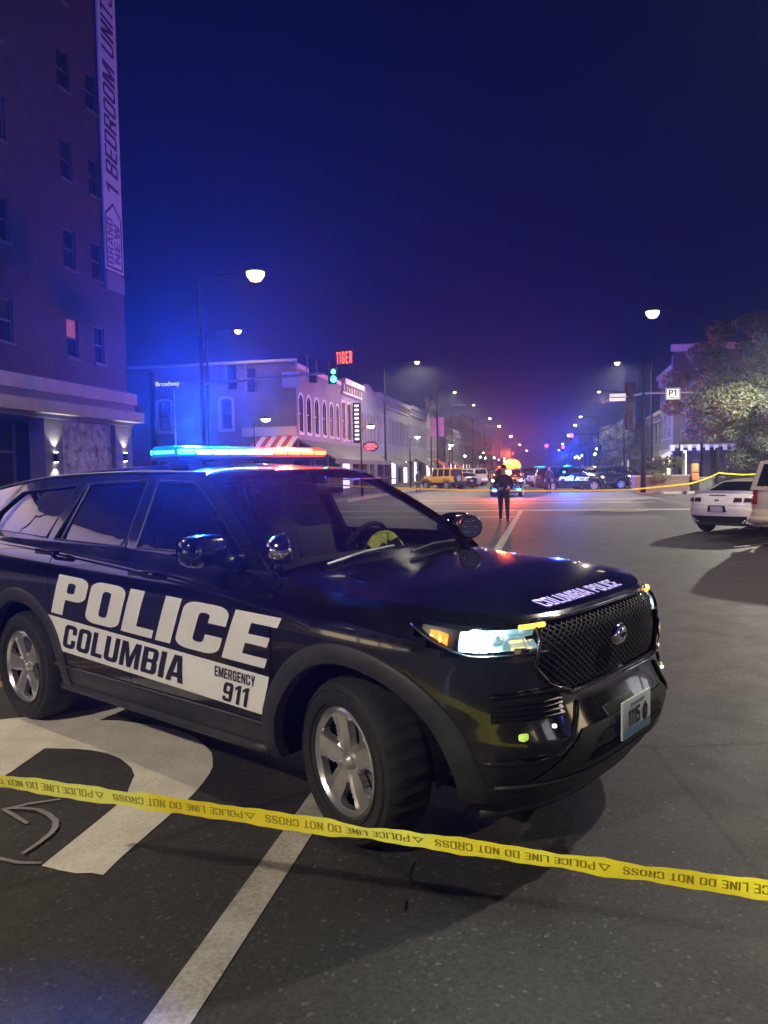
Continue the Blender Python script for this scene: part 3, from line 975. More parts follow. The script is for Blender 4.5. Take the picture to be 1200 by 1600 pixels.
        # reflector bowls
        m = MB()
        m.grid(lambda u, v: C(lerp(.06, .66, u), lerp(.945, 1.025, v), -.02 - .045 * math.sin(PI * v) * (1 - .4 * u)), 16, 8)
        m.grid(lambda u, v: C(lerp(.50, .60, u), lerp(.95, 1.03, v), -.05 + .03 * u), 4, 4)
        m.build('headlight_reflector', M['headlampsoft'], hl, smooth=True)
        m = MB()
        c = Vector(C(.57, .992, -.014))
        m.lathe([(0, .036), (.03, .032), (.048, .018), (.054, 0)], 18, (0, 0, 0), 'x')
        m.v = [(c.x + x * .9 + y * .25, c.y + y, c.z + z * .8) for x, y, z in m.v]
        m.build('headlight_lens', M['headlamp'], hl, smooth=True)
        m = MB()
        c = Vector(C(.40, .985, -.022))
        m.lathe([(0, .024), (.015, .020), (.025, .010), (.030, 0)], 18, (0, 0, 0), 'x')
        m.v = [(c.x + x, c.y + y * 1.5, c.z + z * .8) for x, y, z in m.v]
        m.build('headlight_lens', M['headlampsoft'], hl, smooth=True)
        point_light('headlight_inner_light', tuple(Vector(C(.50, .995, .0))), (.75, 1, .98), HEADLAMP, .02, hl)
        # amber side marker
        m = MB(); m.grid(lambda u, v: C(lerp(.74, .86, u), lerp(low(lerp(.74, .86, u)) + .012, 1.030 - .015 * (1 - u), v), -.006 - .02 * math.sin(PI * u)), 8, 5)
        m.build('amber_marker', M['amber'], hl, smooth=True)
        m = MB(); c = Vector(C(.79, .998, -.004)); m.lathe([(0, .012), (.010, .010), (.014, 0)], 14, (0, 0, 0), 'x')
        m.v = [(c.x + x * .4, c.y - x + y * .6, c.z + z) for x, y, z in m.v]
        m.build('marker_bulb', M['ambercore'], hl, smooth=True)
        # amber strip at the inner top
        m = MB(); m.tube([C(lerp(.0, .24, i / 8), 1.034, .010) for i in range(9)], .0105, 6)
        m.build('amber_strip', M['amberstrip'], hl, smooth=True)
        m = MB(); m.tube([C(i / 26, low(i / 26), .004) for i in range(27)], .006, 5); m.build('headlight_rim', M['black'], hl, smooth=True)
        return hl
    headlamp(1); headlamp(-1)
    # bumper vents with slats
    for sgn in (1, -1):
        vt = empty('bumper_vent', parent=root)
        if sgn < 0: vt.scale = (1, -1, 1)
        CV = lambda u, z, off: FR(lerp(-.83, -.54, u), z, off)
        m = MB(); m.grid(lambda u, v: CV(u, lerp(.66, .76, v), .004), 12, 3)
        m.build('vent_pocket', M['void'], vt)
        m = MB()
        for z in (.672, .692, .712, .732):
            for i in range(12):
                m.add([CV(i / 12, z, .016), CV((i + 1) / 12, z, .016), CV((i + 1) / 12, z + .011, .005), CV(i / 12, z + .011, .005)], [(0, 1, 2, 3)])
        m.build('vent_slat', M['black'], vt, smooth=True, angle=30)
        m = MB(); m.tube([CV(i / 14, .768 + .006 * math.sin(PI * i / 14), .006) for i in range(15)] + [FR(-.5, .76, .01), FR(-.45, .735, .006)], .010, 6)
        m.build('vent_brow', paint, vt, smooth=True)
        m = MB(); c = Vector(FR(-.735, .600, .0)); m.rbox(c, (.03, .042, .028), .008); m.build('clearance_lamp', M['lime'], vt, smooth=True, angle=40)
        m = MB(); c = Vector(FR(-.60, .625, .002)); m.rbox(c, (.018, .018, .016), .005); m.build('glint_chip', M['glintchip'], vt, smooth=True, angle=40)
        # fold from vent towards the plate and down
        m = MB()
        fold = [(-.86, .50), (-.72, .50), (-.60, .515), (-.52, .56), (-.46, .64), (-.43, .70)]
        pts = []
        for (a, b) in zip(fold, fold[1:]):
            for i in range(5): pts.append(FR(lerp(a[0], b[0], i / 5), lerp(a[1], b[1], i / 5), .004))
        m.tube(pts + [FR(-.43, .70, .004)], [.002] + [.011] * (len(pts) - 1) + [.003], 6)
        m.build('bumper_fold', paint, vt, smooth=True)
    # lower central intake
    m = MB()
    tr = [(-.70, .40), (-.45, .585), (.45, .585), (.70, .40)]
    m.poly(tr, [], lambda y, z: FR(y, z, .006), step=.07)
    m.build('intake_panel', M['plastic'], root, smooth=True)
    m = MB()
    for z0, y0 in ((.435, .42), (.50, .36)):
        m.poly([(-y0, z0), (y0, z0), (y0 - .05, z0 + .042), (-y0 + .05, z0 + .042)], [], lambda y, z: FR(y, z, .011), step=.07)
    m.build('intake_opening', M['void'], root, smooth=True)
    m = MB()
    m.tube([FR(lerp(-.80, .80, i / 30), .385, .004) for i in range(31)], .009, 6)
    m.tube([FR(lerp(-.74, .74, i / 30), .235, -.012) for i in range(31)], .024, 8)
    m.build('bumper_lip', M['plastic'], root, smooth=True)
    # number plate
    pl = empty('number_plate', parent=root)
    px = 2.455
    m = MB(); m.rbox((px, 0, .545), (.012, .325, .175), .004); m.build('plate_board', M['plate'], pl, smooth=True, angle=40)
    m = MB(); m.box(px + .0068, px + .0074, -.155, .155, .462, .500); m.build('plate_band', M['plateblue'], pl)
    m = MB()
    fp = lambda u, v: (px + .0085, u, v)
    lettering(m, '1115', fp, h=.078, x0=-.105, y0=.508, total=.135, gap=.12)
    m.poly([(.066, .512), (.090, .494), (.114, .512), (.120, .560), (.104, .572), (.090, .590), (.076, .572), (.060, .560)], [[(.080, .545), (.090, .520), (.100, .545), (.090, .552)]], fp)
    m.build('plate_number', M['ink'], pl)
    m = MB()
    for z in (.600, .608): m.box(px + .0082, px + .0086, -.085, .085, z, z + .004)
    m.box(px + .0082, px + .0086, -.11, .075, .478, .481)
    m.build('plate_rule', M['plateblue'], pl)
    # writing on bonnet edge
    if detail:
        m = MB()
        def hf(u, v):
            y = u
            x = K.front(y, 1.05)[0] - .055 - v
            return (x, y, K.HZ(x, y) + .004)
        lettering(m, 'COLUMBIA POLICE', hf, h=.085, x0=-.42, y0=0, total=.80, gap=.08, step=.06)
        m.build('bonnet_lettering', M['decal'], root)
    # doors lettering
    if lettering_on:
        sl = -.030
        def sf(off):
            return lambda u, v: K.side(u, v + sl * u, off)
        def left(mb_fn):
            return lambda u, v: (lambda p: (-p[0], -p[1], p[2]))(mb_fn(u, v))
        for sgn in (1, -1):
            # on the left flank the words also read forwards, so the run starts at the front
            def fn(off, sgn=sgn):
                g = sf(off)
                if sgn == 1: return g
                return lambda u, v: (lambda p: (p[0], -p[1], p[2]))(g(.1 - u, v))
            m = MB(); lettering(m, 'POLICE', fn(.0042), h=.262, x0=-1.035, y0=.778, total=2.06, gap=.055, shear=.50, step=.08, font=BOLD)
            m.build('police_lettering', M['decal'], root, smooth=True)
            m = MB(); m.poly([(-.925, .545), (1.005, .548), (1.055, .742), (-1.08, .758)], [], fn(.0040), step=.08)
            m.build('side_stripe', M['decal'], root, smooth=True)
            m = MB(); lettering(m, 'COLUMBIA', fn(.0062), h=.150, x0=-.90, y0=.576, total=1.27, gap=.09, shear=.30, step=.08)
            m.build('town_lettering', M['decaldark'], root, smooth=True)
            m = MB(); lettering(m, 'EMERGENCY', fn(.0062), h=.052, x0=.645, y0=.674, total=.31, gap=.10, step=.08)
            m.build('emergency_lettering', M['decaldark'], root, smooth=True)
            m = MB(); lettering(m, '911', fn(.0062), h=.100, x0=.70, y0=.560, total=.19, gap=.12, shear=.28, step=.08)
            m.build('number_lettering', M['decaldark'], root, smooth=True)
    # mirrors and spotlights
    for sgn in (1, -1):
        mr = empty('wing_mirror', parent=root)
        if sgn < 0: mr.scale = (1, -1, 1)
        m = MB()
        def blob(c, sx_, sy_, sz_, e=.62, n=20):
            def P(u, v):
                a = u * 2 * PI; b = (v - .5) * PI
                f = lambda t: math.copysign(abs(t) ** e, t)
                return (c[0] + sx_ * f(math.cos(b)) * f(math.cos(a)), c[1] + sy_ * f(math.cos(b)) * f(math.sin(a)), c[2] + sz_ * f(math.sin(b)))
            m.grid(P, n, n // 2)
        blob((.70, -1.085, 1.305), .075, .135, .082)
        m.build('mirror_housing', paint, mr, smooth=True)
        m = MB(); m.tube([(.76, -.93, 1.235), (.74, -1.0, 1.245), (.72, -1.05, 1.255)], [.045, .035, .03], 8); m.build('mirror_arm', M['black'], mr, smooth=True)
        m = MB(); m.poly(rr(-1.20, 1.24, -.975, 1.37, .03), [], lambda y, z: (.628 - .0, y, z)); m.build('mirror_glass', M['chrome'], mr)
        sp = empty('spotlight', parent=root)
        sy = .85
        sp.location = (.985, -sgn * sy, 1.305)
        sp.rotation_euler = (0, math.radians(-8), math.radians(58 if sgn > 0 else -50))
        m = MB(); m.lathe([(0, -.062), (.03, -.060), (.058, -.040), (.074, 0), (.078, .03), (.078, .045), (.070, .048)], 24, (0, 0, 0), 'x')
        m.build('spotlight_shell', M['chrome'] if sgn > 0 else M['black'], sp, smooth=True)
        m = MB(); m.lathe([(.0, .036), (.071, .036)], 24, (0, 0, 0), 'x'); m.build('spotlight_reflector', M['bowl'], sp)
        m = MB()
        for k in range(6): m.lathe([(0, .044), (.012, .043), (.014, .037)], 8, (0, .042 * math.cos(k * PI / 3), .042 * math.sin(k * PI / 3)), 'x')
        m.build('spotlight_led', M['chrome'], sp, smooth=True)
        m = MB(); m.tube([(-.01, 0, -.06), (-.03, sgn * .02, -.10), (-.06, sgn * .03, -.13)], .012, 6); m.build('spotlight_stalk', M['black'], sp, smooth=True)
    # wipers and cowl
    m = MB(); m.grid(lambda u, v: (lerp(.80, 1.17, v) - .10 * abs(lerp(-1, 1, u)) ** 2.2, lerp(-.90, .90, u), 1.172 + .012 * (1 - abs(lerp(-1, 1, u)))), 16, 2)
    m.build('cowl', M['matt'], root)
    m = MB()
    m.tube([(1.09, -.62, 1.215), (1.02, -.25, 1.243), (.985, .05, 1.250)], .009, 5)
    m.tube([(1.14, .02, 1.225), (1.045, .35, 1.240), (.99, .66, 1.232)], .009, 5)
    m.build('wiper', M['black'], root)
    # interior
    it = empty('interior', parent=root)
    m = MB(); m.box(-2.3, .9, -.80, .80, .42, .46); m.build('cabin_floor', M['void'], it)
    m = MB(); m.rbox((.72, 0, 1.09), (.42, 1.56, .20), .06); m.rbox((.55, .0, 1.0), (.2, .34, .3), .04); m.build('dashboard', M['matt'], it, smooth=True, angle=40)
    for y in (-.38, .38):
        m = MB()
        m.rbox((-.10, y, .72), (.52, .50, .18), .06)
        m.rbox((-.36, y, 1.06), (.16, .50, .62), .07, Matrix.Rotation(math.radians(-12), 3, 'Y'))
        m.rbox((-.45, y, 1.46), (.09, .26, .18), .04)
        m.build('front_seat', M['seat'], it, smooth=True, angle=50)
    m = MB(); m.rbox((-1.35, 0, .75), (.5, 1.3, .2), .06); m.rbox((-1.62, 0, 1.08), (.18, 1.3, .6), .07); m.build('rear_seat', M['seat'], it, smooth=True, angle=50)
    m = MB()
    m.box(-.66, -.64, -.66, .0, .5, 1.60)
    for y in [-.62 + i * .11 for i in range(12)]: m.tube([(-.65, y, 1.0), (-.65, y, 1.60)], .006, 5)
    m.tube([(-.65, -.64, 1.60), (-.65, .64, 1.60)], .012, 5)
    m.build('partition', M['matt'], it)
    sw = empty('steering_wheel', parent=it); sw.location = (.47, .38, 1.185); sw.rotation_euler = (0, math.radians(-62), 0)
    m = MB(); m.tube([(.185 * math.cos(2 * PI * i / 28), .185 * math.sin(2 * PI * i / 28), 0) for i in range(29)], .017, 8, caps=False)
    m.build('wheel_rim', M['matt'], sw, smooth=True)
    m = MB(); m.rbox((0, 0, -.02), (.12, .14, .05), .02); m.tube([(0, -.18, 0), (0, .18, 0)], .014, 6); m.tube([(0, 0, 0), (-.18, 0, 0)], .014, 6); m.build('wheel_hub', M['matt'], sw, smooth=True, angle=40)
    if detail:
        m = MB()
        rnd = random.Random(3)
        def cl(u, v):
            return (.66 - .12 * v + .02 * math.sin(9 * u + 4 * v), .30 + .24 * u + .02 * math.sin(7 * v), 1.200 + .085 * math.sin(PI * u) * math.sin(PI * (.2 + .7 * v)) + .018 * math.sin(19 * u + 11 * v))
        m.grid(cl, 18, 14)
        m.build('folded_cloth', M['yellow_cloth'], it, smooth=True)
        m = MB(); m.rbox((.50, -.10, 1.26), (.03, .30, .21), .012, Matrix.Rotation(math.radians(-15), 3, 'Y')); m.tube([(.50, -.06, 1.15), (.45, -.04, .8)], .02, 6); m.build('laptop', M['matt'], it, smooth=True, angle=40)
        m = MB(); m.rbox((.52, 0, 1.585), (.03, .24, .06), .012); m.tube([(.5, 0, 1.59), (.50, 0, 1.66)], .01, 5); m.build('rear_view_mirror', M['black'], it, smooth=True, angle=40)
        m = MB(); m.box(.43, .60, .20, .56, 1.632, 1.640); m.build('sun_visor', M['seat'], it)
    # wheels
    w0 = make_wheel(root, R=WHZ, rim=.248, detail=detail)
    rots = iter((11, 40, 75, 20))
    first = True
    for x in (WHX, -WHX):
        for sgn in (1, -1):
            wv_ = w0 if first else copy_tree(w0, root)
            first = False
            wv_.location = (x, -sgn * (.84 if x > 0 else .862), WHZ)
            wv_.rotation_euler = (0, math.radians(next(rots)), 0 if sgn > 0 else PI)
            if x > 0:
                wv_.rotation_euler[2] += math.radians(FRONT_STEER)
    # tail lamps, rear plate
    for sgn in (1, -1):
        m = MB(); m.grid(lambda u, v: (lambda p: (p[0], p[1] * sgn, p[2]))(K.S(lerp(2.42, 2.62, u), K.V(-2.4, lerp(.98, 1.16, v)))), 8, 5)
        m.v = [(x - .012, y + (-.012 if y < 0 else .012), z) for x, y, z in m.v]
        m.build('tail_light', M['taillamp'], root, smooth=True)
    return root, K

FRONT_STEER = -14
M['meshblack'] = mat('grille_black', (.006, .006, .007), .55)
M['halftint'] = glass_mat('front_door_glass', (.72, .74, .78), boost=.02)
M['bowl'] = mat('lamp_bowl', (.55, .58, .62), .15, .9)
M['glintchip'] = mat('glint_glow', (.8, .8, .7), .3, emit=(1, .95, .8), estr=1.5)  # glowing chip painted in for a sparkle on the bumper

def make_light_bar(parent, half=.66, x=-.26, z=1.80, scheme='split', light=True):
    lb = empty('light_bar', parent=parent)
    lb.location = (x, 0, z); lb.scale = (1, 1, 1.18)
    m = MB()
    m.rbox((0, 0, -.012), (.30, 2 * half - .04, .022), .008)
    for y in (-half + .12, half - .12):
        m.rbox((0, y, -.045), (.09, .10, .06), .012)
        m.tube([(0, y, -.05), (0, y + math.copysign(.06, y), -.09)], .018, 6)
    m.build('bar_base', M['black'], lb, smooth=True, angle=40)
    n = 10
    for k in range(n):
        y0 = lerp(-half + .02, half - .02, k / n); y1 = lerp(-half + .02, half - .02, (k + 1) / n)
        f = (k + .5) / n
        if scheme == 'split':
            core = M['led_bluewhite'] if .12 < f < .48 else (M['led_blue'] if f < .5 else (M['led_mid'] if f < .62 else M['led_red']))
            lens = M['lens_blue'] if f < .52 else M['lens_red']
        elif scheme == 'blue':
            core, lens = M['led_blue'], M['lens_blue']
        else:
            core, lens = M['led_orange'], M['lens_red']
        a = -1 if k == 0 else 0; b = 1 if k == n - 1 else 0
        # lens body (two strips above and below the row of LEDs)
        m = MB()
        w0 = .145
        prof = [(-w0, 0), (w0, 0), (w0 + .004, .012), (w0 - .012, .044), (w0 - .05, .052), (-w0 + .05, .052), (-w0 + .012, .044), (-w0 - .004, .012)]
        e0, e1 = y0 + .002, y1 - .002
        sc0 = .86 if k == 0 else 1; sc1 = .86 if k == n - 1 else 1
        vs = [(p[0] * sc0, e0, p[1]) for p in prof] + [(p[0] * sc1, e1, p[1]) for p in prof]
        m.add(vs, [(i, (i + 1) % 8, 8 + (i + 1) % 8, 8 + i) for i in range(8)] + [tuple(range(7, -1, -1)), tuple(range(8, 16))])
        m.build('bar_lens', lens, lb)
        m = MB()
        m.rbox((.142, (y0 + y1) / 2, .020), (.022, (y1 - y0) * .93, .024), .006)
        m.rbox((-.142, (y0 + y1) / 2, .020), (.022, (y1 - y0) * .93, .024), .006)
        if k == 0: m.rbox((0, y0 + .012, .020), (.22, .022, .024), .006)
        if k == n - 1: m.rbox((0, y1 - .012, .020), (.22, .022, .024), .006)
        m.build('bar_led', core, lb, smooth=True, angle=40)
    return lb
M['led_orange'] = mat('orange_led', (.8, .3, .05), .3, emit=(1.0, .15, .02), estr=3.4)
# ------------------------------------------------------------------ ground
def asphalt_mat():
    m = bpy.data.materials.new('asphalt'); m.use_nodes = True
    N = m.node_tree.nodes; L = m.node_tree.links
    b = N['Principled BSDF']
    t = N.new('ShaderNodeTexCoord')
    def noise(sc, det=4, rough=.6):
        n = N.new('ShaderNodeTexNoise'); n.inputs['Scale'].default_value = sc; n.inputs['Detail'].default_value = det; n.inputs['Roughness'].default_value = rough
        L.new(t.outputs['Object'], n.inputs['Vector']); return n
    def rng(src, a, b_, c, d):
        r = N.new('ShaderNodeMapRange'); r.inputs[1].default_value = a; r.inputs[2].default_value = b_; r.inputs[3].default_value = c; r.inputs[4].default_value = d
        L.new(src, r.inputs[0]); return r.outputs[0]
    def mul(a, b_):
        r = N.new('ShaderNodeMath'); r.operation = 'MULTIPLY'; L.new(a, r.inputs[0]); L.new(b_, r.inputs[1]); return r.outputs[0]
    big = noise(.35, 5); mid = noise(3.2, 6); fine = noise(140, 3, .8)
    vo = N.new('ShaderNodeTexVoronoi'); vo.inputs['Scale'].default_value = 75
    L.new(t.outputs['Object'], vo.inputs['Vector'])
    sc = N.new('ShaderNodeSeparateColor'); L.new(vo.outputs['Color'], sc.inputs[0])
    stones = rng(sc.outputs[0], .0, 1.0, .72, 1.45)
    bright = rng(sc.outputs[1], .955, .985, 1.0, 2.6)
    f = mul(rng(big.outputs['Fac'], .3, .7, .72, 1.22), rng(mid.outputs['Fac'], .3, .7, .92, 1.06))
    f = mul(f, stones); f = mul(f, bright); f = mul(f, rng(fine.outputs['Fac'], .3, .7, .75, 1.25))
    st = noise(.8, 6, .55)
    f = mul(f, rng(st.outputs['Fac'], .56, .66, 1.0, .62))
    # tar seams: long wavering dark cracks
    wn = N.new('ShaderNodeTexVoronoi'); wn.feature = 'DISTANCE_TO_EDGE'; wn.inputs['Scale'].default_value = .16
    ds = noise(1.3, 4)
    mp = N.new('ShaderNodeMix'); mp.data_type = 'RGBA'; mp.inputs[0].default_value = .06
    L.new(t.outputs['Object'], mp.inputs[6]); L.new(ds.outputs['Color'], mp.inputs[7]); L.new(mp.outputs[2], wn.inputs['Vector'])
    f = mul(f, rng(wn.outputs['Distance'], .0012, .0035, .45, 1.0))
    cc = N.new('ShaderNodeCombineColor')
    for i, k in enumerate((.030, .0295, .031)):
        q = N.new('ShaderNodeMath'); q.operation = 'MULTIPLY'; q.inputs[1].default_value = k; L.new(f, q.inputs[0]); L.new(q.outputs[0], cc.inputs[i])
    L.new(cc.outputs[0], b.inputs['Base Color'])
    L.new(rng(mid.outputs['Fac'], .3, .7, .60, .74), b.inputs['Roughness'])
    bp = N.new('ShaderNodeBump'); bp.inputs['Strength'].default_value = .4; bp.inputs['Distance'].default_value = .005
    L.new(sc.outputs[2], bp.inputs['Height']); L.new(bp.outputs[0], b.inputs['Normal'])
    return m
def paint_mat(name, col, wear=.5):
    m = bpy.data.materials.new(name); m.use_nodes = True
    N = m.node_tree.nodes; L = m.node_tree.links
    b = N['Principled BSDF']; b.inputs['Roughness'].default_value = .7
    t = N.new('ShaderNodeTexCoord')
    n = N.new('ShaderNodeTexNoise'); n.inputs['Scale'].default_value = 60; n.inputs['Detail'].default_value = 5; L.new(t.outputs['Object'], n.inputs['Vector'])
    n2 = N.new('ShaderNodeTexNoise'); n2.inputs['Scale'].default_value = 4; n2.inputs['Detail'].default_value = 5; L.new(t.outputs['Object'], n2.inputs['Vector'])
    ad = N.new('ShaderNodeMath'); ad.operation = 'ADD'; L.new(n.outputs['Fac'], ad.inputs[0]); L.new(n2.outputs['Fac'], ad.inputs[1])
    cr = N.new('ShaderNodeValToRGB'); cr.color_ramp.elements[0].position = .44 - .1 * wear; cr.color_ramp.elements[1].position = .60
    mh = N.new('ShaderNodeMath'); mh.operation = 'MULTIPLY'; mh.inputs[1].default_value = .5; L.new(ad.outputs[0], mh.inputs[0]); L.new(mh.outputs[0], cr.inputs[0])
    cr.color_ramp.elements[0].color = (*[c * (1 - wear * .62) for c in col], 1); cr.color_ramp.elements[1].color = (*col, 1)
    L.new(cr.outputs[0], b.inputs['Base Color'])
    vo = N.new('ShaderNodeTexVoronoi'); vo.inputs['Scale'].default_value = 75; L.new(t.outputs['Object'], vo.inputs['Vector'])
    sc = N.new('ShaderNodeSeparateColor'); L.new(vo.outputs['Color'], sc.inputs[0])
    bp = N.new('ShaderNodeBump'); bp.inputs['Strength'].default_value = .35; bp.inputs['Distance'].default_value = .004
    L.new(sc.outputs[2], bp.inputs['Height']); L.new(bp.outputs[0], b.inputs['Normal'])
    return m
M['asphalt'] = asphalt_mat()
M['roadpaint'] = paint_mat('white_road_paint', (.84, .81, .74), .35)
M['oldpaint'] = paint_mat('worn_road_paint', (.50, .48, .45), .75)
M['chalk'] = paint_mat('chalk', (.34, .34, .34), .6)
M['yellowpaint'] = paint_mat('yellow_road_paint', (.55, .38, .05), .5)
M['concrete'] = mat('concrete', (.15, .145, .14), .85, var=.25, vscale=2.5, bump=.2, bscale=60)
M['kerb'] = mat('kerb_concrete', (.30, .29, .28), .8, var=.2, vscale=3)

def structure(o): o['kind'] = 'structure'; return o
m = MB(); m.poly([(-700, -60), (700, -60), (700, 900), (-700, 900)], fn=lambda u, v: (u, v, 0))
structure(m.build('road', M['asphalt']))
Zp = .004
def sheet(name, polys, material, z=Zp, holes=()):
    mm = MB()
    for p in polys: mm.poly(p, holes, lambda u, v: (u, v, z))
    return structure(mm.build(name, material))
def srp(s, r): v = SR(s, r); return (v.x, v.y)
def sr_rect(s0, s1, r0, r1): return [srp(s0, r0), srp(s0, r1), srp(s1, r1), srp(s1, r0)]
# lane line running away under the police car
o = sheet('lane_line', [[srp(-2, -1.225), srp(-2, -1.08), srp(4.3, -1.08), srp(4.3, -1.225)]], M['oldpaint'])
sheet('lane_line', [sr_rect(15.5, 32.2, -1.11, -.94)], M['oldpaint'])
# big painted symbol below the rear door
L = [(-2.701, 5.366), (-2.544, 5.414), (-2.366, 5.418), (-2.298, 5.472), (-2.023, 5.661), (-1.866, 5.613), (-1.99, 5.312), (-1.86, 5.30), (-1.725, 5.243), (-1.54, 5.17), (-1.372, 5.06), (-1.24, 4.93), (-1.14, 4.778), (-1.07, 4.65), (-1.036, 4.531), (-1.012, 4.42), (-1.006, 4.31), (-1.015, 4.16), (-1.033, 4.017), (-1.072, 3.848), (-1.186, 3.37), (-1.212, 3.215), (-1.27, 3.235), (-1.33, 3.232), (-1.417, 3.261), (-1.51, 3.303), (-1.483, 3.439), (-1.433, 3.691), (-1.395, 3.90), (-1.383, 4.03), (-1.403, 4.149), (-1.427, 4.306), (-1.484, 4.427), (-1.583, 4.557), (-1.65, 4.62), (-1.718, 4.669), (-1.82, 4.72), (-1.925, 4.75), (-2.132, 4.772), (-2.159, 4.41), (-2.192, 4.184), (-2.243, 4.02), (-2.7, 3.95), (-2.95, 4.7), (-2.977, 5.381)]
sheet('painted_road_symbol', [L], M['roadpaint'])
def stroke(pts, w):
    out = []; back_ = []
    for i, p in enumerate(pts):
        a = pts[max(0, i - 1)]; b = pts[min(len(pts) - 1, i + 1)]
        dx, dy = b[0] - a[0], b[1] - a[1]; l = math.hypot(dx, dy)
        ww = w * (.55 + .45 * math.sin(PI * (i + .5) / len(pts)))
        out.append((p[0] - dy / l * ww / 2, p[1] + dx / l * ww / 2)); back_.append((p[0] + dy / l * ww / 2, p[1] - dx / l * ww / 2))
    return out + back_[::-1]
sheet('chalk_arrow', [stroke([(-1.713, 3.997), (-1.85, 3.95), (-1.962, 3.877)], .028)], M['chalk'], .006)
sheet('chalk_arrow', [stroke([(-1.95, 3.875), (-1.86, 3.80), (-1.757, 3.711)], .024)], M['chalk'], .0085)
sheet('chalk_arrow', [stroke([(-1.95, 3.882), (-1.86, 3.885), (-1.77, 3.861), (-1.69, 3.80), (-1.63, 3.734), (-1.60, 3.66), (-1.594, 3.598), (-1.61, 3.50), (-1.64, 3.403)], .030)], M['chalk'], .011)
sheet('chalk_mark', [stroke([(-1.80, 3.40), (-1.742, 3.378), (-1.62, 3.33), (-1.52, 3.325)], .024)], M['chalk'], .006)
# stop lines and crosswalk edges of the far junction
sheet('stop_line', [sr_rect(31.6, 32.4, -10.3, 8.3)], M['oldpaint'], .006)
sheet('stop_line', [sr_rect(27.4, 27.95, -9, -.95)], M['oldpaint'], .008)
sheet('crosswalk_line', [sr_rect(42.6, 43.0, -10.0, 5.0)], M['oldpaint'], .006)
sheet('crosswalk_line', [sr_rect(38.6, 38.95, -10.0, 5.0)], M['oldpaint'], .006)
for i in range(8):
    sheet('lane_line', [sr_rect(50 + i * 24, 50 + i * 24 + 18, -2.0, -1.82)], M['yellowpaint'])
for i in range(16):
    sheet('parking_line', [[srp(56 + i * 3.3, -11.2), srp(56.12 + i * 3.3, -11.2), srp(53.12 + i * 3.3, -6.9), srp(53.0 + i * 3.3, -6.9)]], M['oldpaint'], .006)
for i in range(3):
    s0 = 13.4 + i * 3.6
    sheet('parking_line', [[srp(s0 + 5.0, 8.8), srp(s0 + 4.87, 8.8), srp(s0, 3.75), srp(s0 + .13, 3.75)]], M['roadpaint'], .006)
sheet('centre_line', [sr_rect(2.0, 11.0, -4.42, -4.30), sr_rect(2.0, 11.0, -4.66, -4.54)], M['yellowpaint'], .006)
# tar patches
M['tar'] = mat('tar', (.014, .014, .016), .35, var=.3, vscale=20)
for q_ in ([(.13, 3.75), (.10, 3.66), (.115, 3.57)], [(.10, 3.48), (.085, 3.38)], [(.10, 3.27), (.075, 3.16), (.09, 3.08)], [(.06, 2.98), (.05, 2.90)]):
    sheet('tar_seam', [stroke(q_, .010)], M['tar'], .006)
sheet('manhole_cover', [[(SR(31.2, 2.9).x + .9 * math.cos(a * PI / 12), SR(31.2, 2.9).y + .9 * math.sin(a * PI / 12)) for a in range(24)]], mat('patch', (.20, .19, .10), .7, var=.4, vscale=5), .010)

def block(name, poly, h=.13):
    # raised pavement with a kerb stone edge; poly in (s, r)
    p = [srp(*q) for q in poly]
    mm = MB(); mm.prism(p, lambda u, v, d: (u, v, d), -.05, h)
    structure(mm.build(name, M['concrete']))
    mm = MB(); n = len(p)
    cx = sum(q[0] for q in p) / n; cy = sum(q[1] for q in p) / n
    for i in range(n):
        a, b = Vector((*p[i], 0)), Vector((*p[(i + 1) % n], 0))
        d = (b - a).normalized(); nn = Vector((d.y, -d.x, 0))
        if nn.dot(Vector((cx, cy, 0)) - a) > 0: nn = -nn
        q = [a, b, b + nn * .16, a + nn * .16]
        mm.add([(v.x, v.y, z) for z in (-.05, h + .012) for v in q], [(0, 3, 2, 1), (4, 5, 6, 7), (0, 1, 5, 4), (1, 2, 6, 5), (2, 3, 7, 6), (3, 0, 4, 7)])
    structure(mm.build('kerb', M['kerb']))
block('pavement', [(-30, -60), (-30, -11.6), (27.5, -11.6), (29.6, -13.6), (29.6, -60)])
block('pavement', [(40.2, -60), (40.2, -12.6), (42, -11.0), (330, -11.0), (330, -60)])
block('pavement', [(50.0, 70), (50.0, 6.9), (51.5, 5.6), (55, 6.6), (330, 8.2), (330, 70)])
block('pavement', [(-30, 60), (-30, 9.2), (34, 9.2), (36, 11.2), (36, 60)])

# ------------------------------------------------------------------ buildings
class Wall:
    """vertical plane in the local frame of a building: a runs along it, off sticks out"""
    def __init__(s, o, d, n): s.o = Vector(o); s.d = Vector(d); s.n = Vector(n)
    def __call__(s, a, z, off=0.0):
        p = s.o + s.d * a + s.n * off
        return (p.x, p.y, p.z + z)
M['brickdark'] = brick_mat('dark_red_brick', (.060, .036, .022), (.038, .024, .016), (.052, .044, .034))
M['brickpale'] = brick_mat('painted_brick', (.11, .10, .11), (.085, .078, .085), (.055, .052, .055))
M['stonetrim'] = mat('pale_stone', (.32, .30, .26), .8, var=.15, vscale=2)
M['stucco'] = mat('stucco', (.20, .20, .20), .9, var=.2, vscale=1.2)
M['frame'] = mat('window_frame_paint', (.07, .07, .075), .5)
M['stonesill'] = mat('dark_stone_sill', (.09, .085, .08), .8)
M['darkframe'] = mat('dark_window_frame', (.05, .05, .05), .5)
M['pane'] = mat('night_window', (.012, .014, .02), .08, spec=.6)
M['curtain'] = mat('red_curtain', (.45, .12, .10), .8, emit=(.55, .16, .13), estr=.22)
M['warm'] = mat('lit_window', (.7, .6, .4), .5, emit=(1, .80, .45), estr=2.2)
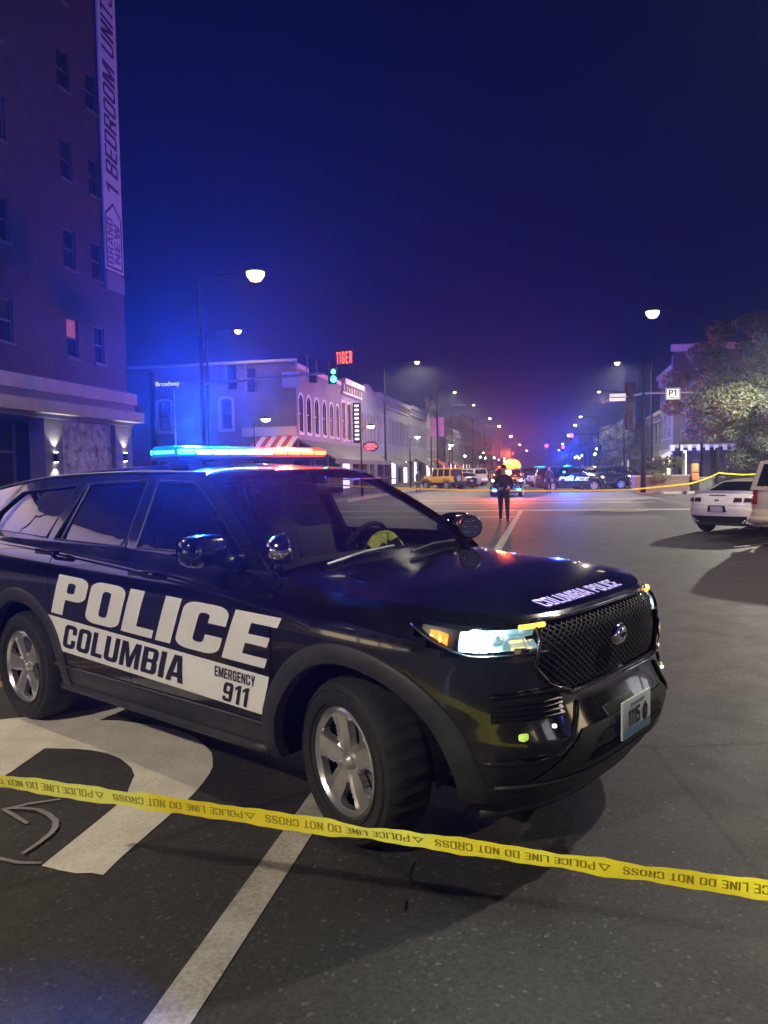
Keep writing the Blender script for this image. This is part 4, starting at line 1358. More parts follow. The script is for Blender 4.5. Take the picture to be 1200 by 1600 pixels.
M['cool'] = mat('lit_window_cool', (.7, .7, .7), .5, emit=(.85, .92, 1), estr=1.3)
M['mural'] = mat('ledge_stone_relief', (.05, .05, .06), .9, var=1.0, vscale=3.2, col2=(.42, .38, .40), bump=.5, bscale=6)
M['whitepaint'] = mat('white_painted_wood', (.27, .26, .26), .6)
M['awning_dark'] = mat('dark_awning', (.05, .05, .055), .8, var=.15, vscale=2)
M['yellowawn'] = mat('yellow_awning', (.62, .46, .12), .7)
M['awning_red'] = mat('red_awning', (.42, .04, .04), .8)
M['awning_white'] = mat('white_awning', (.62, .58, .55), .8)
M['grey1'] = mat('grey_facade', (.12, .115, .12), .85, var=.12, vscale=1.5)
M['grey2'] = mat('dim_facade', (.09, .085, .09), .85, var=.15, vscale=1.5)
M['cream'] = mat('cream_cornice', (.28, .26, .24), .75, var=.1, vscale=2)
M['creamcloth'] = mat('cream_canopy_cloth', (.70, .60, .42), .8)
M['banner'] = mat('white_banner', (.52, .52, .54), .7, var=.06, vscale=.6)
M['bannerink'] = mat('banner_ink', (.05, .05, .07), .7)
M['bannergrey'] = mat('banner_grey', (.16, .16, .20), .7)

def window(parent, Wl, a0, a1, z0, z1, frame, pane, depth=.10, arch=0.0, sash=True, trim=None, sillm=None, fw=.055):
    w = empty('window', parent=parent)
    def outline(i):
        A0, A1, Z0, Z1 = a0 + i, a1 - i, z0 + i, z1 - i
        if not arch: return [(A0, Z0), (A1, Z0), (A1, Z1), (A0, Z1)]
        h = min(arch, (A1 - A0) * .8); c = (A0 + A1) / 2; rx = (A1 - A0) / 2
        return [(A0, Z0), (A1, Z0)] + [(c + rx * math.cos(PI * k / 10), Z1 - h + h * math.sin(PI * k / 10)) for k in range(11)]
    mm = MB(); mm.poly(outline(.0), [outline(fw)], lambda u, v: Wl(u, v, -depth + .03))
    ol, il = outline(0), outline(fw)
    for i in range(len(il)):
        a, b = il[i], il[(i + 1) % len(il)]
        mm.add([Wl(*a, -depth + .03), Wl(*b, -depth + .03), Wl(*b, -depth), Wl(*a, -depth)], [(0, 1, 2, 3)])
    if sash:
        zm = lerp(z0, z1, .5)
        mm.prism([(a0 + fw, zm - .03), (a1 - fw, zm - .03), (a1 - fw, zm + .03), (a0 + fw, zm + .03)], lambda u, v, d: Wl(u, v, d), -depth - .002, -depth + .035)
    mm.build('frame', frame, w)
    mm = MB(); mm.poly(outline(fw * .5), [], lambda u, v: Wl(u, v, -depth + .005)); mm.build('pane', pane, w)
    if sillm:
        mm = MB(); mm.prism([(a0 - .06, z0 - .09), (a1 + .06, z0 - .09), (a1 + .06, z0 - .002), (a0 - .06, z0 - .002)], lambda u, v, d: Wl(u, v, d), -.02, .07)
        mm.build('sill', sillm, w)
    if trim:
        o2 = outline(0); 
        mm = MB(); mm.poly(outline(-.13)[:], [outline(0)], lambda u, v: Wl(u, v, .03))
        b2 = outline(-.13)
        for i in range(len(b2)):
            a, b = b2[i], b2[(i + 1) % len(b2)]
            mm.add([Wl(*a, .03), Wl(*b, .03), Wl(*b, -.01), Wl(*a, -.01)], [(0, 1, 2, 3)])
        mm.build('surround', trim, w)
    return outline(0), w
def wall_with_holes(parent, Wl, name, outline, holes, material, depth=.16):
    mm = MB(); mm.poly(outline, holes, lambda u, v: Wl(u, v, 0))
    for h in holes:
        for i in range(len(h)):
            a, b = h[i], h[(i + 1) % len(h)]
            mm.add([Wl(*a, 0), Wl(*b, 0), Wl(*b, -depth), Wl(*a, -depth)], [(0, 1, 2, 3)])
    return mm.build(name, material, parent)
def arch_outline(a0, a1, z0, z1, h):
    c = (a0 + a1) / 2; rx = (a1 - a0) / 2
    return [(a0, z0), (a1, z0)] + [(c + rx * math.cos(PI * k / 10), z1 - h + h * math.sin(PI * k / 10)) for k in range(11)]

# --- left: tall brick apartment block
b1 = street_thing('apartment_building', 'tall dark brick apartment block at the left edge with stone ledges and a vertical banner', 'building', 0, 0)
WL = Wall((-16.5, 0, 0), (0, 1, 0), (1, 0, 0))       # a = s, facing the street
winrows = [5.93, 9.05, 12.15, 15.25, 18.35]
holes = []; specs = []
for z in winrows:
    for (a0, a1) in ((8.0, 9.6), (11.0, 12.6), (15.0, 16.2), (18.2, 19.4), (20.9, 22.12), (24.95, 25.66), (26.69, 27.33)):
        if a0 > 26 and z > 16: continue
        specs.append((a0, a1, z, z + 1.38)); holes.append([(a0, z), (a1, z), (a1, z + 1.38), (a0, z + 1.38)])
wall_with_holes(b1, WL, 'brick_wall', [(2, 5.0), (28.9, 5.0), (28.9, 24), (2, 24)], holes, M['brickdark'])
for i, (a0, a1, z0, z1) in enumerate(specs):
    p = M['curtain'] if (abs(a0 - 24.95) < .01 and z0 < 6) else M['pane']
    if abs(a0 - 24.95) < .01 and z0 < 6:
        o_, w_ = window(b1, WL, a0, a1, z0, z1, M['frame'], M['pane'], sillm=M['stonesill'])
        mm = MB(); mm.poly([(a0 + .05, z0 + .72), (a1 - .05, z0 + .72), (a1 - .05, z1 - .05), (a0 + .05, z1 - .05)], [], lambda u, v: WL(u, v, -.088)); mm.build('curtain', M['curtain'], w_)
    else: window(b1, WL, a0, a1, z0, z1, M['darkframe'] if (i % 3) else M['frame'], p, sillm=M['stonesill'])
mm = MB(); mm.box(-30, -16.68, 2, 28.88, 4.7, 23.9); mm.box(-30, -18.9, 2, 28.8, 0, 4.7); mm.build('building_core', M['grey2'], b1)
mm = MB(); mm.box(-30, -16.5, 28.885, 28.9, 4.7, 23.95); mm.build('end_wall', M['brickdark'], b1)
mm = MB(); mm.box(-16.9, -16.16, 2, 29.05, 4.50, 4.95, 0); mm.build('stone_ledge', M['stonetrim'], b1)
mm = MB(); mm.box(-16.9, -16.24, 2, 29.0, 4.20, 4.498, 0); mm.build('ledge_band', M['grey1'], b1)
mm = MB(); mm.box(-16.9, -15.95, 2, 29.2, 3.80, 4.198, 0); mm.build('stone_ledge', M['stonetrim'], b1)
mm = MB(); mm.box(-18.9, -16.3, 2, 29.0, 3.66, 3.798, 0); mm.build('soffit', M['grey2'], b1)
def pier(a0, a1):
    mm = MB(); mm.box(-17.0, -16.42, a0, a1, .1, 3.66); return mm.build('brick_pier', M['brickpale'], b1)
pier(23.35, 24.35); pier(27.75, 29.0); pier(17.0, 17.9)
mm = MB(); mm.box(-17.0, -16.60, 24.352, 27.748, .1, 3.66); mm.build('relief_panel', M['mural'], b1)
for (a0, a1) in ((18.4, 20.6), (20.7, 23.0), (12, 14.5)):
    mm = MB(); mm.box(-17.4, -17.36, a0, a1, .1, 3.5); mm.build('shop_window', M['pane'], b1)
    mm = MB()
    for a in (a0, a1): mm.box(-17.42, -17.28, a - .04, a + .04, .1, 3.6)
    mm.box(-17.4, -17.3, a0, a1, 2.5, 2.58); mm.build('shop_frame', M['darkframe'], b1)
mm = MB(); mm.box(-18.9, -18.8, 2, 29, .1, 3.66); mm.build('back_wall', M['void'], b1)
for k in range(5):
    mm = MB(); mm.grid(lambda u, v: (-16.45 + 2.0 * math.sin(v * PI / 2), lerp(2.4 + k * 2.3, 4.6 + k * 2.3, u), 3.3 + 2.9 * math.cos(v * PI / 2)), 2, 12)
    mm.build('barrel_canopy', M['creamcloth'], b1, smooth=True)
def sconce(a, z):
    sc_ = empty('wall_lamp', parent=b1)
    mm = MB(); mm.box(-16.42, -16.30, a - .06, a + .06, z - .16, z + .16); mm.build('lamp_body', M['darksteel'], sc_)
    mm = MB(); mm.box(-16.41, -16.31, a - .05, a + .05, z - .175, z - .162); mm.box(-16.41, -16.31, a - .05, a + .05, z + .162, z + .175); mm.build('lamp_lens', M['sconce'], sc_)
    for dz, rx in ((.22, PI), (-.22, 0)):
        point_light('lamp_light', (-16.27, a, z + dz), (1, .95, .82), 110, .03, sc_, spot=95, rot=(rx, 0, 0), blend=.6)
M['sconce'] = mat('sconce_lens', (.9, .9, .8), .3, emit=(1, .95, .85), estr=25)
sconce(23.86, 2.35); sconce(28.35, 2.42)
# banner: letters climb the building
bn = street_thing('banner', 'long white vertical banner reading 1 BEDROOM UNITS on the corner of the brick block', 'banner')
mm = MB(); mm.box(-16.49, -16.40, 27.52, 28.80, 8.85, 9.55, 0); mm.build('banner_foot', M['bannergrey'], bn)
mm = MB()
mm.prism([(27.52, 9.62), (28.80, 9.62), (28.80, 23.5), (27.52, 23.5)], lambda u, v, d: WL(u, v, d), .02, .09)
mm.build('banner_cloth', M['banner'], bn)
bf = lambda off: (lambda u, v: WL(28.74 - v, u, off))
mm = MB(); mm.poly([(9.70, .02), (11.75, .02), (12.25, .6), (11.75, 1.18), (9.70, 1.18)], [[(9.78, .10), (11.70, .10), (12.12, .6), (11.70, 1.10), (9.78, 1.10)]], bf(.094)); mm.build('banner_arrow', M['bannerink'], bn)
# letters run up the wall: baseline on the far side edge
mm = MB(); lettering(mm, 'BRAND', bf(.096), h=.42, x0=9.86, y0=.66, total=1.75, font=HEAVY); lettering(mm, 'NEW', bf(.096), h=.42, x0=9.95, y0=.16, total=1.55); mm.build('banner_logo', M['bannergrey'], bn)
mm = MB(); lettering(mm, '1 BEDROOM UNITS', bf(.096), h=.86, x0=12.5, y0=.16, total=7.75, shear=.15, font=LIGHT); mm.build('banner_lettering', M['bannerink'], bn)
mm = MB(); lettering(mm, 'UNITS', bf(.001), h=.01, x0=0, y0=0) if False else None

# --- far left corner building: pale brick flank facing the camera and arched street front
b2 = street_thing('corner_building', 'two storey brick corner building with tall arched windows and a striped awning', 'building')
WS_ = Wall((0, 41.5, 0), (1, 0, 0), (0, -1, 0))       # a = r, facing the camera
WF = Wall((-13.5, 0, 0), (0, 1, 0), (1, 0, 0))        # a = s, facing the street
hs = []
for (a0, a1) in ((-21.75, -21.02), (-17.97, -17.29), (-26.0, -25.3), (-30.0, -29.3)):
    h = arch_outline(a0, a1, 4.2, 5.9, .12); hs.append(h)
    window(b2, WS_, a0, a1, 4.2, 5.9, M['frame'], M['pane'], arch=.12, trim=M['whitepaint'], sillm=M['whitepaint'], fw=.09)
wall_with_holes(b2, WS_, 'flank_wall', [(-40, 0), (-13.5, 0), (-13.5, 7.8), (-40, 7.95)], hs, M['brickpale'])
hs = []
for (a0, a1) in ((41.9, 42.6), (43.35, 44.1), (44.95, 45.7), (46.6, 47.35), (48.25, 49.0), (49.75, 50.4)):
    h = arch_outline(a0, a1, 3.95, 6.05, .35); hs.append(h)
    window(b2, WF, a0, a1, 3.95, 6.05, M['whitepaint'], M['pane'], arch=.35, trim=M['whitepaint'], sillm=M['whitepaint'], fw=.07)
wall_with_holes(b2, WF, 'front_wall', [(41.5, 3.4), (50.9, 3.4), (50.9, 7.6), (41.5, 7.8)], hs, M['brickpale'])
mm = MB(); mm.box(-40, -13.75, 41.75, 50.9, 0, 7.55); mm.build('building_core', M['grey2'], b2)
mm = MB(); mm.box(-13.9, -13.55, 41.6, 50.9, .1, 3.4); mm.build('shopfront', M['pane'], b2)
mm = MB(); mm.box(-13.6, -13.38, 41.5, 50.9, 7.45, 7.7); mm.box(-40, -13.4, 41.36, 41.5, 7.80, 7.95); mm.build('cornice', M['stonetrim'], b2)
for k in range(4):
    mm = MB(); mm.box(-13.62, -13.48, 41.6 + k * 3.0, 41.75 + k * 3.0, .1, 3.4); mm.build('shop_post', M['whitepaint'], b2)
# dark canopy along the front
mm = MB(); mm.prism([(-13.5, 3.55), (-13.5, 3.45), (-11.4, 2.35), (-11.4, 2.15), (-11.34, 2.15), (-11.34, 2.42)], lambda u, v, d: (u, d, v), 41.6, 57.0); mm.build('canopy', M['awning_dark'], b2)
# striped awning on the flank corner: each stripe a cloth strip
for k in range(8):
    a0 = -15.85 + k * .30
    mm = MB(); mm.prism([(41.48, 3.72), (41.48, 3.66), (40.2, 3.02), (40.2, 2.75), (40.17, 2.75), (40.17, 3.06)], lambda u, v, d: (d, u, v), a0, a0 + .298); mm.build('awning_stripe', M['awning_white'] if k % 2 else M['awning_red'], b2)
mm = MB(); mm.tube([(-20.75, 41.42, 6.5), (-20.72, 41.42, .2)], .05, 6); mm.build('downpipe', M['steel'], b2)
mm = MB(); mm.box(-16.7, -13.52, 41.42, 41.498, 3.75, 4.25); mm.build('stone_course', M['cream'], b2)

def shop_row(label, s0, s1, top, wall, trim, nwin, arch=0, z0=4.0, z1=6.0, gable=False, cornice=True, lit=None, awn=None, r=-13.5, face=1, depthb=14, band=3.1, slots=False, dome=None):
    o = street_thing('shop_building', label, 'building')
    Wf = Wall((r, 0, 0), (0, 1, 0), (face, 0, 0))
    hs = []; n = nwin; step = (s1 - s0) / n
    for k in range(n):
        a0 = s0 + step * (k + .5) - step * .27; a1 = a0 + step * .54
        hs.append(arch_outline(a0, a1, z0, z1, arch) if arch else [(a0, z0), (a1, z0), (a1, z1), (a0, z1)])
        window(o, Wf, a0, a1, z0, z1, trim, M['pane'], arch=arch, sillm=trim, fw=.06, trim=trim if arch or slots else None)
    out = [(s0, band), (s1, band), (s1, top)] + ([((s0 + s1) / 2 + .8, top + .5), ((s0 + s1) / 2 - .8, top + .5)] if gable else []) + [(s0, top)]
    wall_with_holes(o, Wf, 'upper_wall', out, hs, wall)
    c0, c1 = sorted((r - face * .25, r - face * depthb))
    mm = MB(); mm.box(c0, c1, s0, s1, 0, top - .25); mm.build('building_core', M['grey2'], o)
    if cornice:
        x0, x1 = sorted((r - face * .1, r + face * .38))
        mm = MB(); mm.box(x0, x1, s0 + .02, s1 - .02, top - .32, top + .05)
        x0, x1 = sorted((r - face * .1, r + face * .20))
        mm.box(x0, x1, s0 + .02, s1 - .02, top - .95, top - .80)
        k = s0 + .3
        while k < s1 - .3: mm.box(x0, x1, k, k + .22, top - .75, top - .34); k += .7
        mm.build('cornice', trim, o)
    x0, x1 = sorted((r - face * .05, r + face * .12))
    mm = MB(); mm.box(x0, x1, s0 + .02, s1 - .02, band - .45, band); mm.build('fascia', trim, o)
    x0, x1 = sorted((r - face * .24, r - face * .15))
    ns = max(2, int((s1 - s0) / 2.6)); sp = (s1 - s0) / ns
    for k in range(ns):
        g = M['pane']
        if lit and k in lit: g = lit[k]
        mm = MB(); mm.box(x0, x1, s0 + sp * k + .15, s0 + sp * (k + 1) - .15, .55, band - .5); mm.build('shop_window', g, o)
    y0, y1 = sorted((r - face * .16, r + face * .04))
    for k in range(ns + 1):
        mm = MB(); mm.box(y0, y1, s0 + sp * k - .1 + (.12 if k == 0 else 0), s0 + sp * k + .1 - (.12 if k == ns else 0), .1, band - .45); mm.build('shop_pier', trim, o)
    mm = MB(); mm.box(y0, y1, s0 + .1, s1 - .1, .1, .545); mm.build('stall_riser', wall, o)
    if awn:
        a0, a1, am = awn
        mm = MB(); f = face
        mm.prism([(r + f * .13, band - .1), (r + f * .13, band - .2), (r + f * 1.5, band - .95), (r + f * 1.5, band - 1.15), (r + f * 1.54, band - 1.15), (r + f * 1.54, band - .9)], lambda u, v, d: (u, d, v), a0, a1)
        mm.build('awning', am, o)
    return o
F2 = shop_row('tall narrow pale stone front beside the arched corner building', 51.0, 56.6, 7.9, M['grey1'], M['cream'], 4, z0=3.9, z1=6.4, slots=True, lit={0: M['cool']})
F3 = shop_row('plain gabled brick shop front with a red neon sign', 56.7, 61.9, 7.9, M['grey2'], M['grey1'], 5, z0=4.0, z1=6.1, gable=True, cornice=False)
F4 = shop_row('long dark shop building with bracketed cream cornice', 62.0, 77.0, 8.0, M['grey2'], M['grey1'], 12, arch=.3, z0=4.0, z1=6.3, lit={2: M['cool'], 4: M['warm'], 5: M['warm']}, awn=(63, 69.5, M['awning_dark']))
F5 = shop_row('shop building between the long cornice and the taller corner block', 77.2, 88.5, 8.2, M['grey2'], M['grey1'], 9, arch=.25, z0=4.2, z1=6.4, lit={1: M['cool']}, awn=(80, 87, M['awning_dark']))
F6 = shop_row('taller block with heavy white cornice above its neighbours', 88.7, 99, 9.9, M['grey1'], M['cream'], 7, z0=4.3, z1=6.6, lit={0: M['cool'], 1: M['cool'], 3: M['warm']}, awn=(93, 98.5, M['awning_red']))
F7 = shop_row('low shop building with a pale fascia beyond the junction', 106, 125, 7.5, M['grey2'], M['grey1'], 10, z0=4.1, z1=6, lit={0: M['warm'], 2: M['cool'], 4: M['warm']}, awn=(108, 114, M['awning_red']))
F8 = shop_row('distant narrow brick building with bright ground floor windows', 126, 150, 10.5, M['grey2'], M['grey1'], 10, z0=4.1, z1=6, lit={1: M['warm'], 3: M['warm'], 5: M['cool'], 7: M['warm']})
F9 = shop_row('farthest dim building on the left side of the street', 151, 200, 9.0, M['grey2'], M['grey1'], 12, z0=4.1, z1=6, lit={2: M['warm'], 5: M['cool'], 8: M['warm'], 11: M['warm']})
# pilasters of the narrow front, lit sign column
M['neonred'] = mat('red_neon', (.8, .05, .05), .3, emit=(1, .03, .05), estr=6)
M['signred'] = mat('orange_red_letters', (.8, .2, .05), .3, emit=(1, .10, .03), estr=3.2)
M['bulbs'] = mat('white_bulbs', (.9, .9, .9), .3, emit=(.9, .95, 1), estr=.8)
vs_ = street_thing('vertical_sign', 'narrow dark vertical sign with white bulbs on the pale stone front', 'sign')
mm = MB(); mm.box(-13.30, -12.75, 53.6, 53.85, 3.7, 6.5); mm.build('sign_box', M['ink'], vs_)
for k in range(9):
    mm = MB(); mm.box(-13.18, -12.88, 53.56, 53.598, 3.9 + k * .29, 4.05 + k * .29); mm.build('bulb_letter', M['bulbs'], vs_)
mm = MB(); mm.tube([(-13.5, 53.7, 4.2), (-13.3, 53.7, 4.2)], .03, 6); mm.build('bracket', M['darksteel'], vs_)
ns_ = street_thing('neon_sign', 'oval red neon sign glowing above the doorway of the gabled shop front', 'sign')
mm = MB(); mm.lathe([(0, 0), (1, 0), (1, .12), (0, .12)], 24, (0, 0, 0), 'y')
mm.v = [(-12.9 + x * .62, 57.3 + y, 3.55 + z * .40) for x, y, z in mm.v]; mm.build('sign_box', M['ink'], ns_)
mm = MB()
for dz, w in ((.16, .30), (.0, .48), (-.17, .26)):
    pts = [(-12.9 + lerp(-w, w, i / 12), 57.27, 3.55 + dz + .07 * math.sin(i * 2.4)) for i in range(13)]
    mm.tube(pts, .035, 5)
mm.build('neon_tube', M['neonred'], ns_)
# roof sign TIGER on steel posts
tg = thing('roof_sign', 'red letters TIGER on a dark board high on steel posts above the roofs', 'sign', SR(68.5, -17.7, 0), math.radians(-28))
mm = MB(); mm.box(-.92, .92, 0, .12, 11.10, 12.70); mm.build('sign_board', M['ink'], tg)
mm = MB(); lettering(mm, 'TIGER', lambda u, v: (u, -.02, v), h=1.05, x0=-.80, y0=11.38, total=1.60, gap=.30, font=LIGHT); mm.build('sign_lettering', M['signred'], tg)
mm = MB()
for x in (-.7, .7): mm.tube([(x, .16, 7.6), (x, .16, 12.4)], .035, 5); mm.tube([(x, .16, 10.8), (x, 1.2, 7.6)], .03, 5)
mm.build('sign_post', M['darksteel'], tg)

# right side buildings
G1 = shop_row('dim building behind the planter on the right with a lit ground floor', 62, 74, 9.6, M['grey1'], M['stonetrim'], 6, r=10.0, face=-1, lit={0: M['warm'], 1: M['cool'], 2: M['warm'], 3: M['warm']}, awn=(62.5, 67, M['awning_white']))
G2 = shop_row('low building beyond the small tree on the right', 76, 110, 7.0, M['grey2'], M['grey1'], 10, r=11.0, face=-1, lit={1: M['cool'], 4: M['warm'], 7: M['cool']})
G3 = shop_row('far building on the right side of the street with a flat roof', 112, 190, 8.5, M['grey2'], M['grey1'], 12, r=11.0, face=-1, lit={0: M['warm'], 3: M['cool'], 6: M['warm'], 10: M['cool']})
g4 = street_thing('corner_shop', 'cream shop with lit windows and a strip canopy behind the large tree', 'building')
Wg = Wall((0, 62, 0), (1, 0, 0), (0, -1, 0))
hs = [[(9.9 + k * 2.4, .6), (11.9 + k * 2.4, .6), (11.9 + k * 2.4, 2.9), (9.9 + k * 2.4, 2.9)] for k in range(8)]
up = [[(10.4 + k * 2.4, 4.4), (11.4 + k * 2.4, 4.4), (11.4 + k * 2.4, 6.2), (10.4 + k * 2.4, 6.2)] for k in range(8)]
wall_with_holes(g4, Wg, 'front_wall', [(9.3, .1), (30, .1), (30, 10.2), (9.3, 10.6)], hs + up, M['brickdark'])
for k, h in enumerate(hs): window(g4, Wg, h[0][0], h[1][0], .6, 2.9, M['whitepaint'], M['warm'] if k in (0, 3, 4) else M['cool'], sash=False, fw=.08)
for k, h in enumerate(up): window(g4, Wg, h[0][0], h[1][0], 4.4, 6.2, M['darkframe'], M['pane'])
mm = MB(); mm.box(9.31, 30, 62.3, 63, .1, 10); mm.build('building_core', M['grey2'], g4)
mm = MB(); mm.box(9.0, 22, 60.6, 61.98, 3.02, 3.25); mm.build('canopy', M['whitepaint'], g4)
for k in range(16):
    mm = MB(); mm.box(8.9 + k * .6, 9.18 + k * .6, 60.55, 60.6, 2.8, 3.2); mm.build('canopy_tab', M['awning_white'], g4)
mm = MB(); mm.box(9.1, 30, 61.8, 62.0, 10.2, 10.7); mm.build('cornice', M['stonetrim'], g4)

shop_row('lit shop building on the left pavement behind the camera', -32, -2, 7.5, M['grey1'], M['cream'], 10, r=-16.0, lit={0: M['warm'], 1: M['warm'], 2: M['warm'], 4: M['warm'], 5: M['warm'], 7: M['cool'], 8: M['warm'], 9: M['warm'], 10: M['warm']}, awn=(-20, -8, M['yellowawn']))
shop_row('shop building beside the right pavement outside the picture', -10, 32, 8.0, M['grey2'], M['grey1'], 12, r=14.5, face=-1, lit={1: M['warm'], 3: M['cool'], 6: M['warm'], 9: M['cool'], 12: M['warm']})
# ------------------------------------------------------------------ street lamps
M['lampyellow'] = mat('yellow_lamp_lens', (.9, .8, .4), .3, emit=(1.0, .68, .15), estr=2.7)
M['lampwarm'] = mat('warm_lamp_lens', (.9, .85, .6), .3, emit=(1.0, .80, .30), estr=2.8)
M['lampcool'] = mat('cool_lamp_lens', (.9, .9, .9), .3, emit=(.95, .97, 1.0), estr=16)
M['lampfar'] = mat('far_lamp_lens', (.9, .9, .9), .3, emit=(1.0, .93, .75), estr=40, sample=False)
def street_lamp(label, s, r, arm, z=9.2, lens='lampwarm', power=0, col=(1, .88, .6), size=1.0, head=.32, group=None, pole_r=.085, radius=.14):
    """pole at (s, r); arm length along r towards the road (signed)"""
    o = street_thing('street_lamp', label, 'street lamp', s, r, .1, group=group)
    mm = MB(); mm.tube([(0, 0, 0), (0, 0, .4), (0, 0, z)], [pole_r * 1.5, pole_r, pole_r * .6], 10)
    mm.lathe([(pole_r * 2.4, 0), (pole_r * 2.4, .12), (pole_r * 1.4, .3)], 12); mm.build('pole', M['darksteel'], o, smooth=True, angle=40)
    mm = MB(); mm.tube([(0, 0, z - .25), (arm * .35, 0, z + .0), (arm * .95, 0, z + .08)], [.045, .04, .035], 6); mm.build('arm', M['darksteel'], o, smooth=True)
    hx = arm
    mm = MB(); mm.rbox((hx, 0, z + .10), (head * 2.2, head * 1.0, .12), .04); mm.build('lamp_head', M['darksteel'], o, smooth=True, angle=40)
    mm = MB(); mm.lathe([(0, -.19 * size), (head * .32 * size, -.16 * size), (head * .52 * size, -.07 * size), (head * .55 * size, 0), (0, 0)], 16, (hx, 0, z + .03)); mm.build('lamp_lens', M[lens], o, smooth=True)  # size swells the lens to the width of the lamp's glare
    if power: point_light('lamp_light', (hx, 0, z - .22), col, power, radius, o, spot=170, blend=.25)
    return o
WARM = (1.0, .84, .60)
lamps = [
 ('nearest street lamp on the left, with a big yellow glow above the traffic signals', 28.4, -13.04, 2.3, 9.15, 'lampyellow', 3400, (1, .66, .24), 2.0),
 ('small yellow street lamp left of the road behind the nearest one', 39.5, -17.8, 1.8, 9.15, 'lampyellow', 260, (1, .72, .3), 1.1),
 ('street lamp above the shop row on the left, second along the kerb', 55.5, -11.4, 2.4, 9.3, 'lampwarm', 3800, (1, .86, .6), 1.1),
 ('third street lamp along the left kerb, beyond the shop cornices', 77, -11.2, 2.4, 9.2, 'lampwarm', 3200, (1, .88, .66), 1.0),
 ('fourth street lamp along the left kerb', 93, -11.0, 2.6, 9.2, 'lampwarm', 2500, (1, .9, .7), 1.0),
 ('fifth street lamp along the left kerb', 117, -10.8, 2.6, 9.1, 'lampcool', 2500, (1, .92, .8), 1.0),
 ('tall street lamp on the right, glowing above and left of the large tree', 56, 10.2, -3.14, 12.0, 'lampwarm', 12000, (1, .82, .48), 2.6),
 ('second street lamp on the right, above the road sign gantry', 60, 7.5, -2.4, 9.2, 'lampwarm', 3800, (1, .86, .58), 1.2),
 ('third street lamp on the right, left of the signal pole', 82, 7.6, -2.4, 9.2, 'lampwarm', 3200, (1, .88, .66), 1.0),
 ('fourth street lamp on the right, over the distant cars', 121, 7.6, -2.6, 9.2, 'lampcool', 2500, (1, .92, .8), 1.0),
]
for lb_, s, r, arm, z, lens, pw, col, size in lamps:
    street_lamp(lb_, s, r, arm, z, lens, pw, col, size)
k = 0
for s in (140, 185, 250, 335):
    for r, arm in ((-10.8, 2.6), (7.6, -2.6)):
        street_lamp('tiny distant street lamp, %s of the far lamps on the %s kerb' % ({140: 'nearest', 185: 'second nearest', 250: 'second farthest', 335: 'farthest'}[s], 'left' if r < 0 else 'right'), s + (4 if r > 0 else 0), r, arm, 9.2, 'lampfar', 0, size=1.2, group='distant street lamps')
# the two lamps that light the foreground stand just outside the picture
street_lamp('street lamp at the right kerb just outside the picture', 11.0, 9.6, -2.2, 9.2, 'lampwarm', KEY_R, (1, .87, .70), 1.0)
street_lamp('added unseen street lamp on the right beyond the parked cars, lighting the large tree', 41, 14.2, -.9, 8.2, 'lampwarm', 15000, (1, .96, .80), 1.0)  # added lamp, out of view, put here to brighten the large tree
street_lamp('street lamp by the cream canopy on the left, outside the picture', 8.5, -13.2, 1.6, 8.6, 'lampyellow', 1400, (1, .80, .46), 1.0)
street_lamp('street lamp on the left pavement behind the camera', -7.5, -9.5, 3.0, 9.2, 'lampwarm', KEY_L, (1, .86, .64), 1.0, radius=.2)

def path_lamp(label, s, r, power=60, group=None):
    o = street_thing('pavement_lamp', label, 'street lamp', s, r, .13)
    mm = MB(); mm.tube([(0, 0, 0), (0, 0, 4.1)], [.07, .045], 8); mm.tube([(0, 0, 4.0), (.25, 0, 4.28), (.5, 0, 4.38)], .03, 6); mm.build('pole', M['darksteel'], o, smooth=True)
    mm = MB(); mm.lathe([(0, .12), (.16, .08), (.26, 0), (.26, -.03)], 14, (.62, 0, 4.36)); mm.build('lamp_shade', M['darksteel'], o, smooth=True)
    mm = MB(); mm.lathe([(.24, -.02), (.2, -.1), (.1, -.15), (0, -.16)], 14, (.62, 0, 4.36)); mm.build('lamp_lens', M['lampcool'], o, smooth=True)
    point_light('lamp_light', (.62, 0, 4.10), (.95, .95, 1), power * 2.2, .08, o)
M['neonfar'] = mat('far_coloured_lamp', (.9, .5, .3), .3, emit=(1.0, .45, .22), estr=20, sample=False)
for i in range(9):
    for r, nm in ((-10.9, 'left'), (8.0, 'right')):
        o = street_thing('pavement_lamp', '%s tiny pavement lamp of the far %s pavement, counted from the junction' % (['first', 'second', 'third', 'fourth', 'fifth', 'sixth', 'seventh', 'eighth', 'ninth'][i], nm), 'street lamp', 98 + i * 15 + random.uniform(-4, 6) + (5 if r > 0 else 0), r + random.uniform(-1.2, .6), .13 + random.uniform(-.9, .3), group='distant pavement lamps')
        mm = MB(); mm.tube([(0, 0, 0), (0, 0, 4.2)], [.07, .05], 6); mm.build('pole', M['darksteel'], o)
        mm = MB(); mm.lathe([(0, 0), (.1, .03), (.13, .13), (.07, .21), (0, .23)], 10, (0, 0, 4.2)); mm.build('lamp_globe', M['lampfar' if i % 3 else 'neonfar'], o, smooth=True)
path_lamp('short pavement lamp beside the striped awning', 38.3, -14.75)
path_lamp('short pavement lamp in front of the red neon shop', 47.1, -10.9 - .3, 120)
path_lamp('short pavement lamp in front of the second dark shop building', 63.6, -10.1 - .9, 120)
path_lamp('short pavement lamp near the red shop awning in the distance', 86, -10.9, 120)
path_lamp('short pavement lamp in front of the dim building on the right', 58.5, 9.2, 120)

